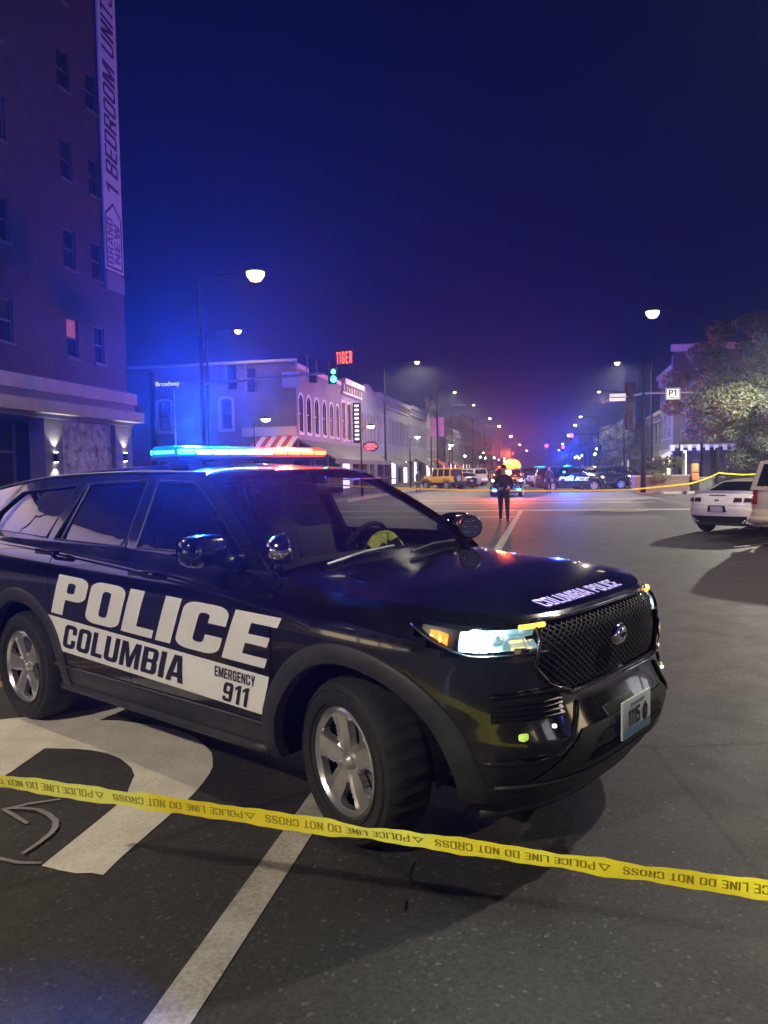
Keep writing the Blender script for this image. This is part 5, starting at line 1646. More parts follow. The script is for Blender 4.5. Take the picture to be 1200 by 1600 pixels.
# ------------------------------------------------------------------ traffic signals
M['sigred'] = mat('red_signal_lens', (.5, .0, .0), .3, emit=(1, .05, .07), estr=5, sample=False)
M['greenflare'] = mat('green_flare_disc', (.0, .5, .3), .3, emit=(.08, 1.0, .55), estr=5)
M['signface'] = mat('sign_back', (.75, .75, .75), .6)
M['platewhite'] = mat('glowing_plate_letters', (.8, .8, .85), .4, emit=(.8, .85, 1), estr=1.0)  # letters glow to stand in for light thrown back by the plate
M['signgreen'] = mat('street_name_plate', (.03, .04, .09), .4)
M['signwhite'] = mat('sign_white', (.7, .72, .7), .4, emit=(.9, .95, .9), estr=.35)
def signal_head(parent, x, z, y=0, facing=1, lit=False):
    h = empty('signal_head', parent=parent); h.location = (x, y, z)
    mm = MB(); mm.rbox((0, 0, 0), (.34, .24, 1.05), .03); mm.build('signal_housing', M['matt'], h)
    mm = MB()
    for k in range(3):
        a = [(.14 * math.cos(t), .14 * math.sin(t)) for t in [PI * (i / 10) for i in range(11)]]
        for (p, q) in zip(a, a[1:]):
            mm.add([(p[0], -facing * .12, .33 - k * .33 + p[1]), (q[0], -facing * .12, .33 - k * .33 + q[1]), (q[0], -facing * .32, .33 - k * .33 + q[1]), (p[0], -facing * .32, .33 - k * .33 + p[1])], [(0, 1, 2, 3)])
    mm.build('signal_visor', M['matt'], h)
    if lit:
        mm = MB(); mm.lathe([(0, 0), (.13, 0)], 14, (0, -facing * .13, .33), 'y'); mm.build('signal_lens', M['sigred'], h)
    return h
ml = street_thing('traffic_signal_mast', 'long mast arm at the left with the Broadway name plate, signals and a blank sign', 'traffic signal', 34, -18.1, .1)
mm = MB(); mm.tube([(0, 0, 0), (0, 0, 6.4)], [.17, .13], 12); mm.build('mast', M['darksteel'], ml, smooth=True)
mm = MB(); mm.tube([(0, 0, 5.85), (3.2, 0, 5.78), (5, 0, 5.90), (8.4, 0, 6.0)], [.09, .075, .06, .045], 8); mm.build('mast_arm', M['steel'], ml, smooth=True)
for x, z in ((3.95, 6.0), (4.9, 5.85), (7.82, 6.15)):
    signal_head(ml, x, z, .14, -1)
    mm = MB(); mm.tube([(x - .25, .0, z - .5), (x - .25, .0, z + .75)], .025, 6)
    for dz in (-.35, .35): mm.tube([(x - .25, 0, z + dz), (x, .1, z + dz)], .018, 5)
    mm.build('signal_bracket', M['steel'], ml)
flare_head = signal_head(ml, 8.75, 6.05, .0, 1); flare_head.rotation_euler = (0, 0, math.radians(35))  # added head; its lit green discs stand in for a lens flare
mm = MB(); mm.lathe([(0, 0), (.15, 0)], 14, (0, -.135, -.33), 'y'); mm.lathe([(0, 0), (.11, 0)], 14, (0, -.135, 0), 'y'); mm.build('signal_lens', M['greenflare'], flare_head)
mm = MB(); mm.rbox((6.75, .10, 5.80), (.85, .03, .72), .01); mm.build('sign_panel', M['signface'], ml)
npl = empty('name_plate', parent=ml)
mm = MB(); mm.rbox((.82, -.12, 5.82), (.98, .03, .30), .01); mm.build('plate_board', M['signgreen'], npl)
t_ = font_text('plate_lettering', 'Broadway', .30, M['platewhite'], npl); t_.location = (.83, -.137, 5.82); t_.rotation_euler = (PI / 2, 0, 0)
mm = MB(); mm.tube([(.82, -.1, 5.97), (.82, 0, 5.90)], .02, 5); mm.build('plate_hanger', M['steel'], npl)
mr_ = street_thing('traffic_signal_mast', 'signal mast at the right with the P1 parking sign and dark signal heads', 'traffic signal', 50, 5.76, .1)
mm = MB(); mm.tube([(0, 0, 0), (0, 0, 1.2), (0, 0, 8.3)], [.17, .14, .07], 12); mm.build('mast', M['darksteel'], mr_, smooth=True)
mm = MB(); mm.tube([(-.2, 0, 6.05), (2.6, 0, 5.98), (3.9, 0, 5.95)], [.07, .05, .04], 8); mm.tube([(0, 0, 6.0), (-1.9, 0, 5.75), (-2.4, 0, 5.55)], [.07, .05, .03], 8); mm.build('mast_arm', M['steel'], mr_, smooth=True)
signal_head(mr_, -.75, 6.1, -.1, 1); signal_head(mr_, -.75, 4.5, -.1, 1)
mm = MB(); mm.rbox((-.75, .1, 5.3), (.62, .04, 2.9), .02); mm.build('backplate', M['matt'], mr_)
ps = empty('parking_sign', parent=mr_)
mm = MB(); mm.rbox((1.70, -.10, 5.93), (.82, .03, .68), .02); mm.build('sign_board', M['signwhite'], ps)
mm = MB(); mm.poly(rr(1.31, 5.61, 2.09, 6.25, .05), [rr(1.345, 5.645, 2.055, 6.215, .04)], lambda u, v: (u, -.118, v))
lettering(mm, 'P1', lambda u, v: (u, -.118, v), h=.36, x0=1.46, y0=5.80, total=.44)
mm.box(1.46, 1.95, -.12, -.117, 5.69, 5.74); mm.build('sign_lettering', M['ink'], ps)
mm = MB(); mm.rbox((-1.5, -.1, 5.83), (.95, .03, .46), .02); mm.build('lit_panel', M['signwhite'], mr_)
mm = MB(); mm.box(-1.93, -1.07, -.120, -.117, 5.80, 5.85); mm.build('panel_bar', M['ink'], mr_)
for s, r, z in ((113, 3.4, 6.2), (133, .0, 5.4), (150, 3.0, 5.6)):
    o = street_thing('traffic_signal', 'distant traffic signal showing red, %s' % {113: 'highest and nearest of the three', 133: 'leftmost of the three', 150: 'lowest and farthest to the right'}[s], 'traffic signal', s, r, 0)
    signal_head(o, 0, z - .33, 0, 1, True)
    mm = MB(); mm.tube([(0, .1, z + .1), (7 - r, .1, z + .15)], .05, 6); mm.tube([(7 - r, .1, 0), (7 - r, .1, z + .3)], .1, 8); mm.build('mast', M['darksteel'], o)
    mm = MB(); mm.lathe([(0, 0), (.27, 0)], 14, (0, -.14, z), 'y'); mm.build('signal_glow', M['sigred'], o)

M['pinkcloth'] = mat('faded_red_cloth', (.30, .10, .12), .8, var=.4, vscale=3)
# red flags / banners on a lamp pole on the left row
fb = street_thing('pole_banner', 'pair of dim red pole banners on the left pavement', 'banner', 70, -9.6, .1)
mm = MB(); mm.tube([(0, 0, 0), (0, 0, 9.5)], [.09, .06], 8); mm.build('pole', M['darksteel'], fb)
for sx_ in (-.62, .12):
    mm = MB(); mm.box(sx_, sx_ + .5, -.01, .01, 4.6, 6.3); mm.build('banner_cloth', M['pinkcloth'], fb)
# ------------------------------------------------------------------ main police car
car, K0 = make_police_car('police_car', 'black police car with blue and red light bar parked across the road in the foreground')
CAR_YAW = math.radians(-39.88)
car.location = (-.735, 5.134, 0); car.rotation_euler = (0, 0, CAR_YAW)
car.name = 'police_car'
make_light_bar(car)
def carpt(x, y, z):
    c, s_ = math.cos(CAR_YAW), math.sin(CAR_YAW)
    return Vector((-.735 + c * x - s_ * y, 5.134 + s_ * x + c * y, z))
point_light('light_bar_glow', (-.26, -.36, 1.98), (.01, .08, 1.0), BAR_BLUE, .10, car, spot=172, rot=(PI, 0, 0), blend=.12)
point_light('light_bar_glow', (-.26, .42, 1.98), (1.0, .10, .05), BAR_RED, .10, car, spot=172, rot=(PI, 0, 0), blend=.12)
point_light('light_bar_spill', (-.26, -.40, 1.97), (.01, .10, 1.0), 2300, .06, car)
point_light('light_bar_spill', (-.26, .40, 1.97), (1.0, .08, .03), 420, .06, car)
# low beams
point_light('headlight_beam', (2.36, -.80, .98), (.8, 1, 1), 60, .04, car, spot=70, rot=(math.radians(84), 0, math.radians(-90)))
point_light('headlight_beam', (2.36, .80, .98), (.8, 1, 1), 60, .04, car, spot=70, rot=(math.radians(84), 0, math.radians(-90)))

# ------------------------------------------------------------------ generic vehicles
def paintm(name, col, rough=.25): return mat(name, col, rough, 0, .8, rvar=.05, vscale=3)
def make_car(name, label, cat, col_mat, kind='sedan', group=None, lights=None, side='both'):
    o = thing(name, label, cat, group=group)
    if kind == 'coupe':
        L2, B2, W2, wh, wr, cz = 2.30, -2.42, .94, 1.40, .36, 1.33
        K = Shape(XM=1.2, XR=-1.45, N=3.4, NR=3.6, ZL=[(-2.5, .34), (-2, .22), (2, .20), (2.4, .2)],
            ZT=[(-2.5, 1.0), (-2.3, 1.02), (-2.0, 1.0), (-1.4, .99), (-.6, .94), (.4, .92), (1.0, .90), (1.8, .84), (2.2, .76), (2.35, .70)],
            WV=[(0, .86), (.2, .92), (.45, .935), (.6, .915), (.8, .95), (.93, .90), (1, .82)], XF=[(0, 2.2), (.3, 2.36), (.7, 2.33), (1, 2.2)], XB=[(0, -2.28), (.2, -2.36), (.5, -2.42), (.75, -2.40), (.9, -2.36), (1, -2.32)],
            ZB=.95, ZR=1.30, YB=.82, YR=.60, XTAPER=-.8, TAPER=.12, WB=(1.0, .93, .80), WT=(.15, 1.30, .58), WBULGE=(.15, .12),
            ROOF=[(-1.0, 1.27), (-.5, 1.315), (0, 1.315), (.3, 1.29)], CROWN=[(-1, .03), (.3, .03)], XRT=-.95, XRB=-1.85, ZRB=1.0, RBULGE=.08, REARGLASS=M['tint'])
        frame = [(1.0, .92), (.55, 1.13), (.15, 1.30), (-.5, 1.32), (-.98, 1.27), (-1.9, 1.02), (-1.7, .93), (0, .90)]
        wins = [[(.62, 1.0), (.12, 1.24), (-.35, 1.26), (-.42, .99)], [(-.50, 1.0), (-.44, 1.26), (-.85, 1.20), (-1.15, 1.05)]]
        gaps = [.85, -.5]; hood_x, deck_x = 1.0, -1.75
    elif kind in ('suv', 'van'):
        wh, wr = 1.45, .375
        K = Shape(XM=1.3, XR=-1.6, N=5, NR=6.5, ZL=[(-2.5, .40), (-2, .34), (2, .30), (2.4, .28)],
            ZT=[(-2.6, 1.20), (-1, 1.18), (.5, 1.15), (1.0, 1.10), (1.7, 1.06), (2.3, .98)],
            WV=[(0, .92), (.15, .97), (.5, .985), (.8, .98), (.94, .95), (1, .91)], XF=[(0, 2.35), (.3, 2.42), (.7, 2.38), (1, 2.28)], XB=[(0, -2.50), (.15, -2.60), (.32, -2.62), (.40, -2.56), (.7, -2.54), (1, -2.50)],
            ZB=1.16, ZR=1.72, YB=.915, YR=.74, XTAPER=-1.8, TAPER=.06, WB=(1.05, 1.13, .88), WT=(.35, 1.72, .70), WBULGE=(.14, .12),
            ROOF=[(-2.45, 1.75), (-1.5, 1.78), (0, 1.78), (.45, 1.73)], CROWN=[(-2.4, .04), (.4, .03)], XRT=-2.42, XRB=-2.50, ZRB=1.16, RBULGE=.03, REARGLASS=M['tint'])
        frame = [(1.05, 1.13), (.68, 1.45), (.36, 1.72), (0, 1.78), (-1.5, 1.78), (-2.45, 1.75), (-2.48, 1.5), (-2.51, 1.14), (0, 1.12)]
        wins = [[(.76, 1.22), (.32, 1.66), (-.18, 1.69), (-.15, 1.21)], [(-.27, 1.21), (-.30, 1.69), (-1.15, 1.69), (-1.15, 1.22)], [(-1.27, 1.22), (-1.27, 1.69), (-2.25, 1.67), (-2.34, 1.24)]]
        gaps = [.95, -.2, -1.2]; hood_x, deck_x = 1.05, -2.2
    else:
        wh, wr = 1.38, .33
        K = Shape(XM=1.15, XR=-1.4, N=3.6, NR=4, ZL=[(-2.4, .34), (-2, .24), (2, .22), (2.4, .22)],
            ZT=[(-2.4, .98), (-1.8, 1.02), (-.8, .98), (.6, .94), (1.0, .92), (1.7, .86), (2.25, .76)],
            WV=[(0, .84), (.15, .90), (.5, .91), (.8, .91), (.94, .88), (1, .82)], XF=[(0, 2.25), (.3, 2.36), (.7, 2.32), (1, 2.18)], XB=[(0, -2.25), (.3, -2.38), (.7, -2.36), (1, -2.28)],
            ZB=.97, ZR=1.38, YB=.81, YR=.60, XTAPER=-.9, TAPER=.1, WB=(1.05, .95, .78), WT=(.30, 1.38, .58), WBULGE=(.14, .12),
            ROOF=[(-1.1, 1.37), (-.4, 1.42), (.2, 1.41), (.45, 1.38)], CROWN=[(-1, .03), (.4, .03)], XRT=-1.1, XRB=-1.85, ZRB=1.0, RBULGE=.06, REARGLASS=M['tint'])
        frame = [(1.05, .95), (.65, 1.2), (.30, 1.38), (-.3, 1.42), (-1.1, 1.38), (-1.88, 1.02), (-1.5, .95), (0, .93)]
        wins = [[(.72, 1.03), (.28, 1.32), (-.18, 1.35), (-.18, 1.02)], [(-.28, 1.02), (-.28, 1.35), (-1.0, 1.31), (-1.4, 1.06)]]
        gaps = [.85, -.23, -1.1]; hood_x, deck_x = 1.05, -1.75
    rows = [0, .08, .16, .26, .36, .46, .56, .66, .76, .86, .94, 1]
    parts = body_shell(K, gaps, rows, [(wh, wr), (-wh, wr)], wr, lambda x, y, z, v, q: 'front_bumper' if (q < .9 and v < .45) else ('rear_bumper' if (q > 2.1 and v < .45) else 'body_side'))
    for k_, mm_ in parts.items():
        nm = 'door_gap' if k_ == 'gap' else k_
        (both(mm_).build(nm, col_mat, o, smooth=True, angle=40, recalc=False) if 'bumper' in nm else [q_.build(nm, M['void'] if k_ == 'gap' else col_mat, o, smooth=True, angle=40, recalc=False) for q_ in (mm_, mirrored(mm_))])
    hood_and_deck(K, o, col_mat, hood_x, deck_x, crown=.04)
    greenhouse(K, o, frame, wins, col_mat, M['tint'], M['tint'])
    mm_ = MB(); mm_.box(-2.2, 2.1, -.6, .6, .22, .45)
    for wx in (wh, -wh):
        w2 = both(wheel_well(wx, wr, wr, -.86, -.5, 12)); mm_.add(w2.v, w2.f)
    mm_.build('underbody', M['void'], o)
    w0 = make_wheel(o, R=wr, rim=wr * .64, width=.24 if kind == 'coupe' else .22, detail=False, M_rim=M['matt'] if kind == 'coupe' else M['rim'])
    yy = K.w(.4) - .125
    first = True
    for x in (wh, -wh):
        for sgn in (1, -1):
            w_ = w0 if first else copy_tree(w0, o)
            first = False
            w_.location = (x, -sgn * yy, wr); w_.rotation_euler = (0, x * 1.7, 0 if sgn > 0 else PI)
    if kind == 'coupe':
        BK = K.back
        for sgn in (1, -1):
            for (y0, y1) in ((.40, .60), (.62, .84)):
                pts = [(y0, .80), (y1, .80 + .01), (y1 - .01, .90), (y0 + .02, .905)]
                pts = [(p[0] * sgn, p[1]) for p in pts]
                mm_ = MB(); mm_.poly(pts, [], lambda y, z: BK(y, z, .012), step=.06); mm_.build('tail_light_frame', M['ink'], o)
                c = ((y0 + y1) / 2 * sgn, .852)
                ip = [(c[0] + (p[0] - c[0]) * .72, c[1] + (p[1] - c[1]) * .5) for p in pts]
                mm_ = MB(); mm_.poly(ip, [], lambda y, z: BK(y, z, .018), step=.06); mm_.build('tail_light', M['taildark'], o)
        mm_ = MB()
        sp = [K.S(3 - i / 20 * .9, 1) for i in range(21)]
        for i in range(20):
            a, b = sp[i], sp[i + 1]
            mm_.add([(a[0] + .10, a[1], a[2] + .005), (b[0] + .10, b[1], b[2] + .005), (b[0] - .05, b[1], b[2] + .055), (a[0] - .05, a[1], a[2] + .055)], [(0, 1, 2, 3)])
            mm_.add([(a[0] - .05, a[1], a[2] + .055), (b[0] - .05, b[1], b[2] + .055), (b[0] - .02, b[1], b[2] + .0), (a[0] - .02, a[1], a[2] + .0)], [(0, 1, 2, 3)])
        both(mm_).build('spoiler', col_mat, o, smooth=True, angle=40)
        mm_ = MB(); mm_.poly([(-.20, .955), (.20, .955), (.20, .975), (-.20, .975)], [], lambda y, z: BK(y, z, .016), step=.06); mm_.build('high_brake_light', M['ink'], o)
        mm_ = MB(); mm_.poly([(-.24, .56), (.24, .56), (.21, .72), (-.21, .72)], [], lambda y, z: BK(y, z, .006), step=.06); mm_.build('plate_recess', M['ink'], o)
        mm_ = MB(); mm_.poly([(-.155, .57), (.155, .57), (.155, .70), (-.155, .70)], [], lambda y, z: BK(y, z, .014)); mm_.build('number_plate', M['plategrey'], o)
        mm_ = MB(); mm_.poly([(-.66, .24), (.66, .24), (.80, .46), (-.80, .46)], [], lambda y, z: BK(y, z, .010), step=.06); mm_.build('diffuser', M['matt'], o)
        for sgn in (1, -1):
            mm_ = MB(); c = BK(sgn * .58, .33, .0); mm_.lathe([(.035, -.03), (.05, -.03), (.05, .08), (.035, .08)], 12, c, 'x'); mm_.build('exhaust', M['chrome'], o, smooth=True)
            mm_ = MB(); mm_.tube([BK(sgn * lerp(.30, .88, i / 10), .74 - .05 * (i / 10) ** 2, .004) for i in range(11)], .008, 5); mm_.build('bumper_crease', col_mat, o, smooth=True)
        mm_ = MB(); mm_.poly([(-.06, .83), (.06, .83), (.05, .86), (-.05, .86)], [], lambda y, z: BK(y, z, .014)); mm_.build('badge', M['chrome'], o)
    else:
        BK, FR = K.back, K.front
        zt = .80 if kind == 'sedan' else 1.0
        for sgn in (1, -1):
            pts = [(sgn * .62, zt), (sgn * .86, zt), (sgn * .86, zt + (.12 if kind == 'sedan' else .34)), (sgn * (.62 if kind == 'sedan' else .72), zt + (.12 if kind == 'sedan' else .34))]
            if kind != 'sedan': pts = [(sgn * .72, .86), (sgn * .90, .86), (sgn * .90, 1.24), (sgn * .74, 1.24)]
            mm_ = MB(); mm_.poly(pts, [], lambda y, z: BK(y, min(z, 1.19), .012) if z < 1.19 else (BK(y, 1.19, .012)[0] + .0, y, z), step=.06); mm_.build('tail_light', M['taillamp'], o)
            mm_ = MB(); mm_.poly([(sgn * .45, zt - .15), (sgn * .80, zt - .13), (sgn * .78, zt - .02), (sgn * .48, zt - .04)], [], lambda y, z: FR(y, z, .01), step=.06)
            mm_.build('headlight', lights or M['bowl'], o)
        mm_ = MB(); mm_.poly([(-.155, .62), (.155, .62), (.155, .75), (-.155, .75)], [], lambda y, z: BK(y, z, .014)); mm_.build('number_plate', M['plategrey'], o)
        mm_ = MB(); mm_.poly([(-.40, zt - .28), (.40, zt - .28), (.44, zt - .04), (-.44, zt - .04)], [], lambda y, z: FR(y, z, .01), step=.06); mm_.build('grille', M['ink'], o)
        if kind in ('suv', 'van'):
            mm_ = MB(); mm_.tube([BK(lerp(-.95, .95, i / 24), .55, .02) for i in range(25)], .07, 8); mm_.build('bumper_bar', col_mat, o, smooth=True)
            mm_ = MB(); mm_.tube([(x, y, 1.80) for x, y in ((-2.2, .62), (.0, .64))], .02, 6); mm_.tube([(x, -y, 1.80) for x, y in ((-2.2, .62), (.0, .64))], .02, 6); mm_.build('roof_rack', M['black'], o)
    for sgn in (1, -1):
        mm_ = MB(); x_, y_, z_ = .72, K.YB + .12, K.ZB + .08
        mm_.rbox((x_, sgn * y_, z_), (.10, .18, .12), .03); mm_.build('wing_mirror', col_mat, o, smooth=True, angle=50)
    return o
def place_car(o, s, r, heading):
    o.location = SR(s, r, 0); o.rotation_euler = (0, 0, PI / 2 - TH - math.radians(heading)); return o
M['taildark'] = mat('smoked_tail_lens', (.05, .008, .01), .12, coat=1)
M['plategrey'] = mat('number_plate_face', (.42, .38, .44), .5, var=.4, vscale=60)
white = paintm('white_car_paint', (.80, .77, .66)); tan = paintm('champagne_car_paint', (.44, .38, .27), .3)
silver = paintm('silver_car_paint', (.40, .41, .44)); darkc = paintm('dark_car_paint', (.02, .02, .025)); palec = paintm('pale_car_paint', (.55, .55, .56))
camaro = make_car('coupe', 'white sports coupe parked at an angle on the right, seen from behind', 'car', white, 'coupe')
place_car(camaro, 21.9, 5.55, 40)
tahoe = make_car('parked_suv', 'champagne coloured sport utility vehicle cut off by the right edge of the picture', 'car', tan, 'suv')
place_car(tahoe, 18.7, 6.5, 43)
# left row beyond the junction
sed = make_car('parked_car', 'dark saloon car parked next to the yellow off-road car', 'car', darkc, 'sedan')
place_car(sed, 72.0, -8.2, -42)
def recolour(o, m_from, m_to):
    for ch in o.children:
        if ch.type == 'MESH':
            for i, sl in enumerate(ch.material_slots):
                if sl.material == m_from:
                    ch.data = ch.data.copy(); ch.data.materials[i] = m_to
def clone(o, label, s, r, h, m_from=None, m_to=None, group=None, z=None):
    c = copy_tree(o); c['label'] = label
    if 'group' in c.keys(): del c['group']
    if group: c['group'] = group
    place_car(c, s, r, h)
    if m_from: recolour(c, m_from, m_to)
    return c
clone(sed, 'silver saloon car in the left kerb row behind the dark saloon', 76.5, -8.2, -42, darkc, silver)
pale_suv = make_car('parked_suv', 'pale sport utility vehicle in the left kerb row beyond the silver saloon', 'car', palec, 'suv'); place_car(pale_suv, 81.5, -8.2, -42)
clone(pale_suv, 'dark sport utility vehicle in the left kerb row beyond the pale one', 86, -8.2, -42, palec, darkc)
for i in range(5):
    clone(sed, ['farther dark car', 'small grey car', 'small pale car', 'tiny dark car', 'tiny pale car'][i] + ' parked far down the left kerb', 96 + i * 7, -8.3, -20, darkc, [darkc, silver, palec, darkc, palec][i])
for i in range(4):
    clone(sed, ['grey saloon', 'pale saloon', 'black saloon', 'silver compact saloon'][i] + ' parked far down the right kerb', 92 + i * 9, 5.2, 14, darkc, [silver, palec, darkc, silver][i])

# yellow off-road car
def make_offroader():
    o = thing('offroad_car', 'boxy yellow off-road car parked at the left kerb beyond the junction', 'car')
    y_ = paintm('yellow_car_paint', (.62, .34, .03), .35)
    mm_ = MB()
    mm_.rbox((-.35, 0, .88), (2.55, 1.50, .56), .05)       # tub
    mm_.build('body', y_, o, smooth=True, angle=40)
    mm_ = MB(); mm_.rbox((1.45, 0, .98), (1.15, 1.18, .42), .06); mm_.build('bonnet', y_, o, smooth=True, angle=40)
    for sx_ in (1.42, -1.28):
        for sg in (1, -1):
            mm_ = MB(); mm_.prism([(sx_ - .62, .78), (sx_ - .42, .98), (sx_ + .38, 1.0), (sx_ + .58, .80), (sx_ + .50, .80), (sx_ + .34, .93), (sx_ - .38, .92), (sx_ - .52, .78)], lambda u, v, d: (u, d, v), sg * .60, sg * .92); mm_.build('wing', y_, o)
    pil = MB()
    for x, w_ in ((.82, .09), (.02, .10), (-.75, .10), (-1.55, .10)):
        for sg in (1, -1):
            dx = -.20 if x > .5 else 0
            pil.add([(x - w_ / 2, sg * .72, 1.15), (x + w_ / 2, sg * .72, 1.15), (x + w_ / 2 + dx, sg * .66, 1.76), (x - w_ / 2 + dx, sg * .66, 1.76), (x - w_ / 2, sg * .68, 1.15), (x + w_ / 2, sg * .68, 1.15), (x + w_ / 2 + dx, sg * .62, 1.76), (x - w_ / 2 + dx, sg * .62, 1.76)], [(0, 1, 2, 3), (4, 7, 6, 5), (0, 3, 7, 4), (1, 5, 6, 2)])
    pil.build('pillar', y_, o)
    mm_ = MB(); mm_.rbox((-.48, 0, 1.80), (2.28, 1.40, .09), .035); mm_.build('hard_top', y_, o, smooth=True, angle=40)
    for sg in (1, -1):
        for (x0, x1) in ((.0, .74), (-.73, .0), (-1.53, -.77)):
            mm_ = MB(); mm_.add([(x0, sg * .70, 1.16), (x1, sg * .70, 1.16), (x1 - (.16 if x1 > .5 else 0), sg * .645, 1.75), (x0, sg * .645, 1.75)], [(0, 1, 2, 3)]); mm_.build('side_window', M['pane'], o)
    mm_ = MB(); mm_.add([(.80, -.68, 1.17), (.80, .68, 1.17), (.62, .62, 1.74), (.62, -.62, 1.74)], [(0, 1, 2, 3)]); mm_.build('windscreen', M['pane'], o)
    mm_ = MB(); mm_.add([(-1.60, -.66, 1.17), (-1.60, .66, 1.17), (-1.60, .60, 1.74), (-1.60, -.60, 1.74)], [(0, 1, 2, 3)]); mm_.build('rear_window', M['pane'], o)
    w0 = make_wheel(o, R=.40, rim=.24, width=.26, detail=False)
    first = True
    for x, y, z, rz in ((1.42, -.76, .40, 0), (1.42, .76, .40, PI), (-1.28, -.76, .40, 0), (-1.28, .76, .40, PI), (-1.80, 0, .98, -PI / 2)):
        w_ = w0 if first else copy_tree(w0, o); first = False
        w_.location = (x, y, z); w_.rotation_euler = (0, 0, rz)
    mm_ = MB(); mm_.rbox((2.12, 0, .62), (.16, 1.5, .2), .04); mm_.build('front_bumper', M['matt'], o, smooth=True, angle=40); mm_ = MB(); mm_.rbox((-1.75, 0, .60), (.14, 1.5, .16), .04); mm_.build('rear_bumper', M['matt'], o, smooth=True, angle=40)
    mm_ = MB(); mm_.box(2.03, 2.05, -.45, .45, .80, 1.12); mm_.build('grille', M['ink'], o)
    mm_ = MB(); mm_.box(-1.9, 1.9, -.5, .5, .40, .62); mm_.build('chassis', M['void'], o)
    for sg in (1, -1):
        mm_ = MB(); mm_.box(-1.66, -1.62, sg * .60, sg * .70, .85, 1.02); mm_.build('tail_light', M['taillamp'], o)
    return o
jeep = make_offroader(); place_car(jeep, 66.5, -8.6, -48)

# far police vehicles: copies of the foreground one without its own lamps' light
lbp = copy_tree  # alias
def far_police(label, s, r, heading, skip=(), bar=None):
    c = copy_tree(car, None, ('light_bar_glow', 'light_bar_spill', 'headlight_beam', 'light_bar', 'headlight_inner_light') + tuple(skip))
    c['label'] = label
    place_car(c, s, r, heading)
    if bar: make_light_bar(c, scheme=bar)
    return c
fp1 = far_police('black police car standing side on beyond the junction, POLICE on its flank, blue lights on', 58.5, 1.7, 82, ('side_stripe', 'town_lettering', 'emergency_lettering', 'number_lettering'), bar='blue')
point_light('light_bar_glow', (-.26, -.3, 2.0), (.01, .12, 1), 4500, .15, fp1)
point_light('light_bar_glow', (-.26, -.2, 2.1), (.01, .08, 1), 13000, .15, fp1, spot=176, rot=(PI, 0, 0), blend=.05)
point_light('light_bar_glow', (-.1, -1.3, 1.2), (.01, .10, 1), 260, .1, fp1)
mm = MB(); mm.rbox((-.62, -.93, 1.40), (.16, .03, .10), .01); mm.build('window_light', M['led_blue'], fp1)
fp2 = far_police('police vehicle facing the camera behind the walking officer with orange flashing lights', 49.5, -2.35, 180, bar='orange')
point_light('light_bar_glow', (.35, 0, 2.35), (1, .10, .015), 3200, .25, fp2)
point_light('light_bar_glow', (.1, 0, 2.45), (1, .10, .015), 4200, .25, fp2, spot=176, rot=(PI, 0, 0), blend=.05)
mm = MB(); mm.lathe([(0, .44), (.18, .40), (.34, .27), (.42, .08), (.42, -.06), (.34, -.16), (0, -.2)], 20, (-.2, .22, 1.86)); mm.v = [(x, .22 + (y - .22) * 1.3, z) for x, y, z in mm.v]; mm.build('flare_dome', M['led_orange'], fp2, smooth=True)  # glowing dome and core added in place of a round orange lens flare
mm = MB(); mm.lathe([(0, .20), (.12, .16), (.19, .05), (.19, -.03), (.12, -.12), (0, -.15)], 16, (.14, .22, 1.98)); mm.build('flare_core', M['ambercore'], fp2, smooth=True)
for y in (-.72, .72):
    mm = MB(); mm.rbox((2.36, y, .42), (.05, .26, .16), .02); mm.build('bumper_light', M['led_blue'], fp2)
    point_light('bumper_glow', (2.6, y, .45), (.02, .15, 1), 60, .05, fp2)
fp3 = far_police('dark unmarked sport utility vehicle beside the side-on police car', 62.5, 3.9, 80, ('police_lettering', 'side_stripe', 'town_lettering', 'emergency_lettering', 'number_lettering'))
fp4 = far_police('dark sport utility vehicle parked nearest the brick planter', 66.0, 6.0, 76, ('police_lettering', 'side_stripe', 'town_lettering', 'emergency_lettering', 'number_lettering'))
fp5 = far_police('police car in the middle of the distant group, left of the side-on one', 72, -.4, 120, bar='blue')
for f_ in (fp3, fp4): f_['category'] = 'car'

